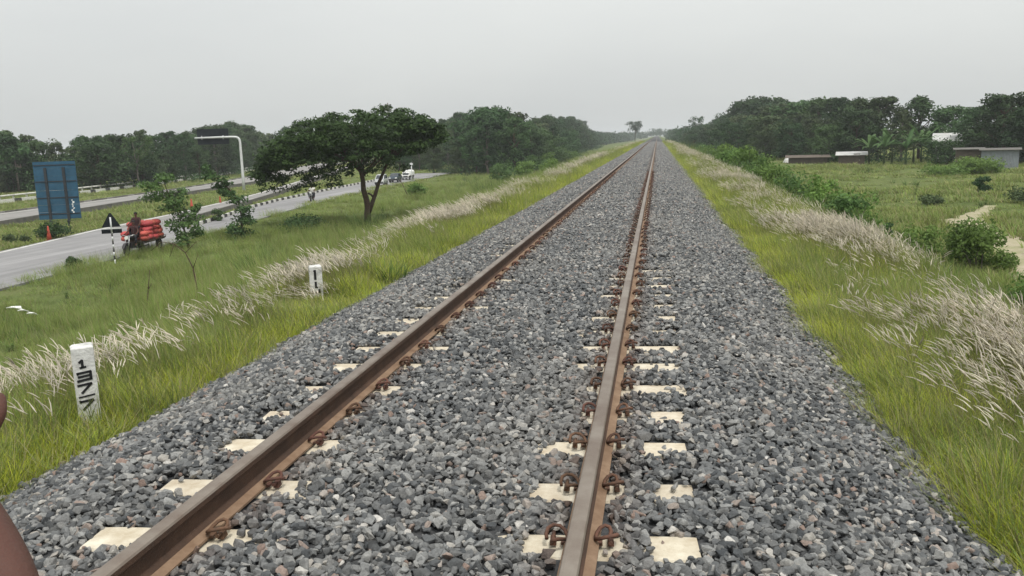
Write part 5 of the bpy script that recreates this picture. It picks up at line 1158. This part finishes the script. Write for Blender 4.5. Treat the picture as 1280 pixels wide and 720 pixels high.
def car(name, loc, rz, label, paint, L_=4.0, W=1.66, H=1.5, cabin=(-.75, 1.85), van=False):
    t = empty(name, loc, rz, label, 'car'); h = L_ / 2; sh = .86
    q = MB(); prof = [(-h, .32), (-h + .03, .62), (-h + .25, .78), (cabin[0] - .1, sh + .02), (cabin[1] + .05, sh + .06), (h - .08, sh), (h, .6), (h - .04, .3)]
    w = W / 2
    vs = [(s_ * w * (1 if 0 < i < 6 else .94), y, z) for s_ in (-1, 1) for i, (y, z) in enumerate(prof)]; n = len(prof)
    q.add(vs, [(i, (i + 1) % n, n + (i + 1) % n, n + i) for i in range(n)] + [tuple(range(n)), tuple(range(2 * n - 1, n - 1, -1))]); q.build('body', paint, t, bevel=.05)
    a, b = cabin; q = MB(); tw = w * .80; bw = w * .97
    P = [(-bw, a, sh - .01), (bw, a, sh - .01), (bw, b, sh - .01), (-bw, b, sh - .01), (-tw, a + .7, H), (tw, a + .7, H), (tw, b - .35, H), (-tw, b - .35, H)]
    q.add(P, [(3, 2, 1, 0), (4, 5, 6, 7), (0, 1, 5, 4), (1, 2, 6, 5), (2, 3, 7, 6), (3, 0, 4, 7)]); q.build('cabin', paint, t, bevel=.04)
    V = [Vector(p) for p in P]
    def pane(nm, i, j, k, l, x0=.08, x1=.92):
        A, B_, C_, D = V[i], V[j], V[k], V[l]; f = lambda u, v: A.lerp(B_, u).lerp(D.lerp(C_, u), v)
        nrm = (B_ - A).cross(D - A).normalized() * .012; p = [f(x0, .14), f(x1, .14), f(x1, .88), f(x0, .88)]
        m = MB(); m.add([v + nrm for v in p] + [v - nrm for v in p], [(0, 1, 2, 3), (7, 6, 5, 4), (0, 4, 5, 1), (1, 5, 6, 2), (2, 6, 7, 3), (3, 7, 4, 0)]); m.build(nm, M['glass'], t)
    pane('windscreen', 0, 1, 5, 4); pane('rear_window', 2, 3, 7, 6)
    for (i, j, k, l) in ((1, 2, 6, 5), (3, 0, 4, 7)):
        pane('side_window', i, j, k, l, .07, .47); pane('side_window', i, j, k, l, .52, .92)
    for y in (-h + .75, h - .75):
        for s_ in (-1, 1): wheel((s_ * (w - .09), y, .31), .31, .2, t)
    for s_ in (-1, 1):
        m = MB(); m.box((s_ * w * .7, -h + .06, .66), (.3, .14, .15)); m.build('headlight', M['lamp'], t, bevel=.03)
        m = MB(); m.box((s_ * w * .76, h - .03, .68), (.2, .08, .18)); m.build('tail_lamp', M['red_cone'], t, bevel=.02)
    m = MB(); m.box((0, -h + .01, .42), (W * .92, .14, .2)); m.build('bumper', M['veh_dark'], t, bevel=.03)
    return t
car('silver_car', (-36.2, 111.5, ROADZ), math.radians(4), 'small silver car coming past the trunk of the spreading tree', M['veh_silver'], 2.7, 1.3, 1.5, (-1.1, 1.3))
car('dark_car', (-36.9, 120, ROADZ), math.radians(3), 'dark low car between the silver car and the white van', M['veh_blue'], 2.9, 1.35, 1.3, (-.9, 1.3))
def van():
    t = empty('covered_pickup', (-37.2, 127.5, ROADZ), math.radians(2), 'small pickup with a white canvas cover at the bend by the trees', 'pickup van'); t.scale = (.82, .82, .82)
    q = MB(); q.box((0, 0, .62), (1.5, 3.6, .34)); q.build('body', M['veh_dark'], t, bevel=.04)
    q = MB(); q.add([(-.72, -1.75, .79), (.72, -1.75, .79), (.72, -.75, .79), (-.72, -.75, .79), (-.64, -1.35, 1.42), (.64, -1.35, 1.42), (.64, -.78, 1.42), (-.64, -.78, 1.42)], [(3, 2, 1, 0), (4, 5, 6, 7), (0, 1, 5, 4), (1, 2, 6, 5), (2, 3, 7, 6), (3, 0, 4, 7)]); q.build('cabin', M['veh_white'], t, bevel=.04)
    q = MB(); q.box((0, -1.565, 1.12), (1.16, .03, .42), (math.radians(-32), 0, 0)); q.build('windscreen', M['glass'], t)
    q = MB(); q.extrude([(-.84, .82), (.84, .82), (.86, 1.5), (.72, 1.72), (.4, 1.82), (-.4, 1.82), (-.72, 1.72), (-.86, 1.5)], -.66, 1.85); q.build('canvas_cover', M['veh_white'], t, bevel=.03)
    for y in (-1.2, 1.15):
        for s_ in (-1, 1): wheel((s_ * .66, y, .29), .29, .17, t)
    for s_ in (-1, 1):
        m = MB(); m.box((s_ * .52, -1.8, .66), (.22, .06, .14)); m.build('headlight', M['lamp'], t, bevel=.02)
    m = MB(); m.box((0, -1.83, .45), (1.4, .08, .14)); m.build('bumper', M['chrome'], t, bevel=.02)
van()

# ------------------------------------------------------------------ huts
def hut(name, x, y, rz, w, d, h, rise, wm, rm, label, overhang=.3, door=True, doorm='shack', window=False, cat='hut'):
    t = empty(name, (x, y, hgt(x, y) - .05), rz, label, cat)
    q = MB(); q.extrude([(-d / 2, 0), (d / 2, 0), (d / 2, h + rise), (-d / 2, h)], -w / 2, w / 2, axis='x'); q.build('wall', wm, t)
    q = MB(); o = overhang; sl = rise / d
    q.extrude([(-d / 2 - o, h - sl * o + .01), (d / 2 + o, h + rise + sl * o + .01), (d / 2 + o, h + rise + sl * o + .07), (-d / 2 - o, h - sl * o + .07)], -w / 2 - o, w / 2 + o, axis='x'); q.build('roof', rm, t)
    if door:
        q = MB(); q.box((w * .2, -d / 2 - .02, .9), (.85, .05, 1.75)); dd = q.build('door', M[doorm], t)
        q = MB(); q.box((w * .2 + .32, -d / 2 - .055, .9), (.05, .03, .14)); q.build('handle', M['chrome'], dd)
    if window:
        q = MB(); q.box((-w * .22, -d / 2 - .02, 1.35), (.8, .05, .7)); q.build('window', M['glass'], t)
    return t
hut('tin_hut', 38.6, 102.0, math.radians(-20), 3.6, 3.0, 2.25, .12, M['tin'], M['kerb_dark'], 'grey corrugated tin hut at the right edge of the field', .25, True, 'tin')
hut('board_shack', 36.6, 105.6, math.radians(-16), 2.7, 2.6, 2.3, .1, M['shack'], M['kerb_dark'], 'brown boarded shack adjoining the left of the tin hut', .3)
hut('board_shack', 28.0, 125.5, math.radians(-12), 3.4, 3.0, 1.6, .3, M['shack'], M['tin_pale'], 'low dark shack with a pale sheet roof beside the banana plants', .4)
hut('board_shack', 23.6, 134.5, math.radians(-8), 5.5, 3, 1.15, .2, M['shack'], M['shack'], 'low long brown shelter left of the pale roofed shack', .5, False)
hut('white_roofed_house', 41.0, 127.5, math.radians(-18), 2.8, 4.0, 2.95, .85, M['plaster'], M['tin_pale'], 'pale roofed house half hidden in the trees above the field', .5, window=True, cat='house')
hut('plaster_house', -97.6, 110.4, math.radians(36), 4, 3.5, 2.0, .4, M['plaster'], M['tin_pale'], 'little white house at the left edge below the wood', .25, window=True, cat='house')
mb = MB(); rr = random.Random(3); n = 12
vs = [(1.25 * math.cos(2 * PI * j / n) * (1 - .25 * i) * rr.uniform(.85, 1.1), .8 * math.sin(2 * PI * j / n) * (1 - .25 * i) * rr.uniform(.85, 1.1), [-.05, .55, .85][i] + rr.uniform(-.08, .1)) for i in range(3) for j in range(n)] + [(0.1, 0, 1.0)]
mb.add(vs, [(i * n + j, i * n + (j + 1) % n, (i + 1) * n + (j + 1) % n, (i + 1) * n + j) for i in range(2) for j in range(n)] + [(2 * n + j, 2 * n + (j + 1) % n, 3 * n) for j in range(n)])
o = mb.build('tarp_heap', M['tarp']); o.location = (21.9, 139.5, hgt(21.9, 139.5)); tag(o, 'heap under a white tarp at the far left of the field', 'tarp heap')
def scrap(x, y, pts, label, h=.03, name='plastic_scrap'):
    mb = MB(); k = len(pts); v = [(a, b, h + .05 * math.sin(i * 2.3)) for i, (a, b) in enumerate(pts)]; v2 = [(a, b, z + .025) for a, b, z in v]
    mb.add(v + v2, [tuple(range(k)), tuple(range(2 * k - 1, k - 1, -1))] + [(i, (i + 1) % k, k + (i + 1) % k, k + i) for i in range(k)])
    o = mb.build(name, M['litter']); o.location = (x, y, hgt(x, y) + .22); tag(o, label, 'litter')
scrap(-22.6, 27.3, [(-.25, -.1), (.1, -.16), (.34, -.02), (.2, .12), (-.2, .14)], 'larger scrap of white plastic lying in the grass at the left edge')
scrap(-21.9, 26.9, [(-.2, -.05), (.14, -.09), (.22, .05), (-.1, .1)], 'middle scrap of white plastic lying in the roadside grass')
scrap(-21.3, 26.6, [(-.18, -.05), (.2, -.08), (.24, .02), (-.12, .07)], 'smallest scrap of white plastic, rightmost in the grass')
scrap(33.9, 101, [(-.2, -.1), (.2, -.1), (.22, .1), (-.2, .12)], 'white scrap lying on the field before the banana plants')
scrap(15.3, 34.8, [(-.25, -.1), (.2, -.14), (.3, .05), (-.2, .1)], 'pale scrap lying on the right-hand rim of the dirt path')

# ------------------------------------------------------------------ air, sky, sun, camera
hz = MB(); X0, X1, Y0_, Y1, Z0, Z1 = -3100, 3100, -700, 3100, -5.4, 24.0
hz.add([(X0, Y0_, Z0), (X1, Y0_, Z0), (X1, Y1, Z0), (X0, Y1, Z0), (X0, Y0_, Z1), (X1, Y0_, Z1), (X1, Y1, Z1), (X0, Y1, Z1)], [(3, 2, 1, 0), (4, 5, 6, 7), (0, 1, 5, 4), (1, 2, 6, 5), (2, 3, 7, 6), (3, 0, 4, 7)])
hm = bpy.data.materials.new('haze_air'); hm.use_nodes = True; nt = hm.node_tree; nt.nodes.remove(nt.nodes['Principled BSDF'])
pv = nt.nodes.new('ShaderNodeVolumePrincipled'); pv.inputs['Color'].default_value = (.94, .97, 1.0, 1); pv.inputs['Density'].default_value = .00034; pv.inputs['Anisotropy'].default_value = .0
nt.links.new(pv.outputs[0], nt.nodes['Material Output'].inputs['Volume'])
hazeo = hz.build('haze', hm); tag(hazeo, kind='stuff')
hazeo['label'] = 'thin pale haze fading the far trees to blue'

EL, AZ = math.radians(62), math.radians(150)   # hazy high sun behind the viewer's right shoulder (azimuth from +y towards +x)
w = bpy.data.worlds.new('World'); S.world = w; w.use_nodes = True; nt = w.node_tree; N = nt.nodes; L = nt.links
bg = N['Background']; sk = N.new('ShaderNodeTexSky'); sk.sky_type = 'NISHITA'; sk.sun_disc = False; sk.sun_elevation = EL; sk.sun_rotation = AZ; sk.air_density = 1.0; sk.dust_density = 3.0
bw = N.new('ShaderNodeHueSaturation'); bw.inputs['Saturation'].default_value = .10; L.new(sk.outputs[0], bw.inputs['Color'])
tc = N.new('ShaderNodeTexCoord'); mp = N.new('ShaderNodeMapping'); mp.inputs['Scale'].default_value = (1, 1, 3.5); nz = N.new('ShaderNodeTexNoise'); nz.inputs['Scale'].default_value = 1.3; nz.inputs['Detail'].default_value = 5
L.new(tc.outputs['Generated'], mp.inputs[0]); L.new(mp.outputs[0], nz.inputs['Vector'])
cr = N.new('ShaderNodeValToRGB'); cr.color_ramp.elements[0].position = .3; cr.color_ramp.elements[0].color = (5.5, 5.72, 5.72, 1); cr.color_ramp.elements[1].position = .72; cr.color_ramp.elements[1].color = (6.6, 6.78, 6.62, 1)
L.new(nz.outputs['Fac'], cr.inputs[0])
mx = N.new('ShaderNodeMix'); mx.data_type = 'RGBA'; mx.inputs[0].default_value = .86; L.new(bw.outputs[0], mx.inputs[6]); L.new(cr.outputs[0], mx.inputs[7]); sx = N.new('ShaderNodeSeparateXYZ'); L.new(tc.outputs['Generated'], sx.inputs[0])   # overcast sky: zenith brighter than horizon
mr = N.new('ShaderNodeMapRange'); mr.inputs[1].default_value = 0; mr.inputs[2].default_value = 1; mr.inputs[3].default_value = 1.06; mr.inputs[4].default_value = 2.6
L.new(sx.outputs['Z'], mr.inputs[0]); mm = N.new('ShaderNodeMix'); mm.data_type = 'RGBA'; mm.blend_type = 'MULTIPLY'; mm.inputs[0].default_value = 1
L.new(mx.outputs[2], mm.inputs[6]); L.new(mr.outputs[0], mm.inputs[7]); L.new(mm.outputs[2], bg.inputs['Color'])
bg.inputs['Strength'].default_value = .1
sl = bpy.data.lights.new('sun', 'SUN'); sl.energy = 2.3; sl.angle = math.radians(8); sl.color = (1, .96, .89); so = bpy.data.objects.new('sun', sl); COL.objects.link(so)
d = Vector((math.sin(AZ) * math.cos(EL), math.cos(AZ) * math.cos(EL), math.sin(EL))); so.rotation_euler = d.to_track_quat('Z', 'Y').to_euler(); so.location = d * 60

cam = bpy.data.cameras.new('camera'); co = bpy.data.objects.new('camera', cam); COL.objects.link(co); S.camera = co
P_, Y_, R_ = math.radians(10.048219), math.radians(9.981125), .030
f = Vector((-math.sin(Y_) * math.cos(P_), math.cos(Y_) * math.cos(P_), -math.sin(P_))); r0 = Vector((math.cos(Y_), math.sin(Y_), 0)); u0 = r0.cross(f)
rt = r0 * math.cos(R_) - u0 * math.sin(R_); up = r0 * math.sin(R_) + u0 * math.cos(R_)
mw = Matrix((rt, up, -f)).transposed().to_4x4(); mw.translation = (1.195, 0, 1.75); co.matrix_world = mw
cam.sensor_width = 36; cam.lens = 36 * 1050 / 1280; cam.clip_start = .05; cam.clip_end = 6000
S.view_settings.view_transform = 'Standard'; S.view_settings.look = 'None'; S.view_settings.exposure = 0; S.view_settings.gamma = 1; S.view_settings.use_curve_mapping = False
S.cycles.max_bounces = 6; S.cycles.diffuse_bounces = 3; S.cycles.transmission_bounces = 3; S.cycles.volume_bounces = 0; S.cycles.use_denoising = True
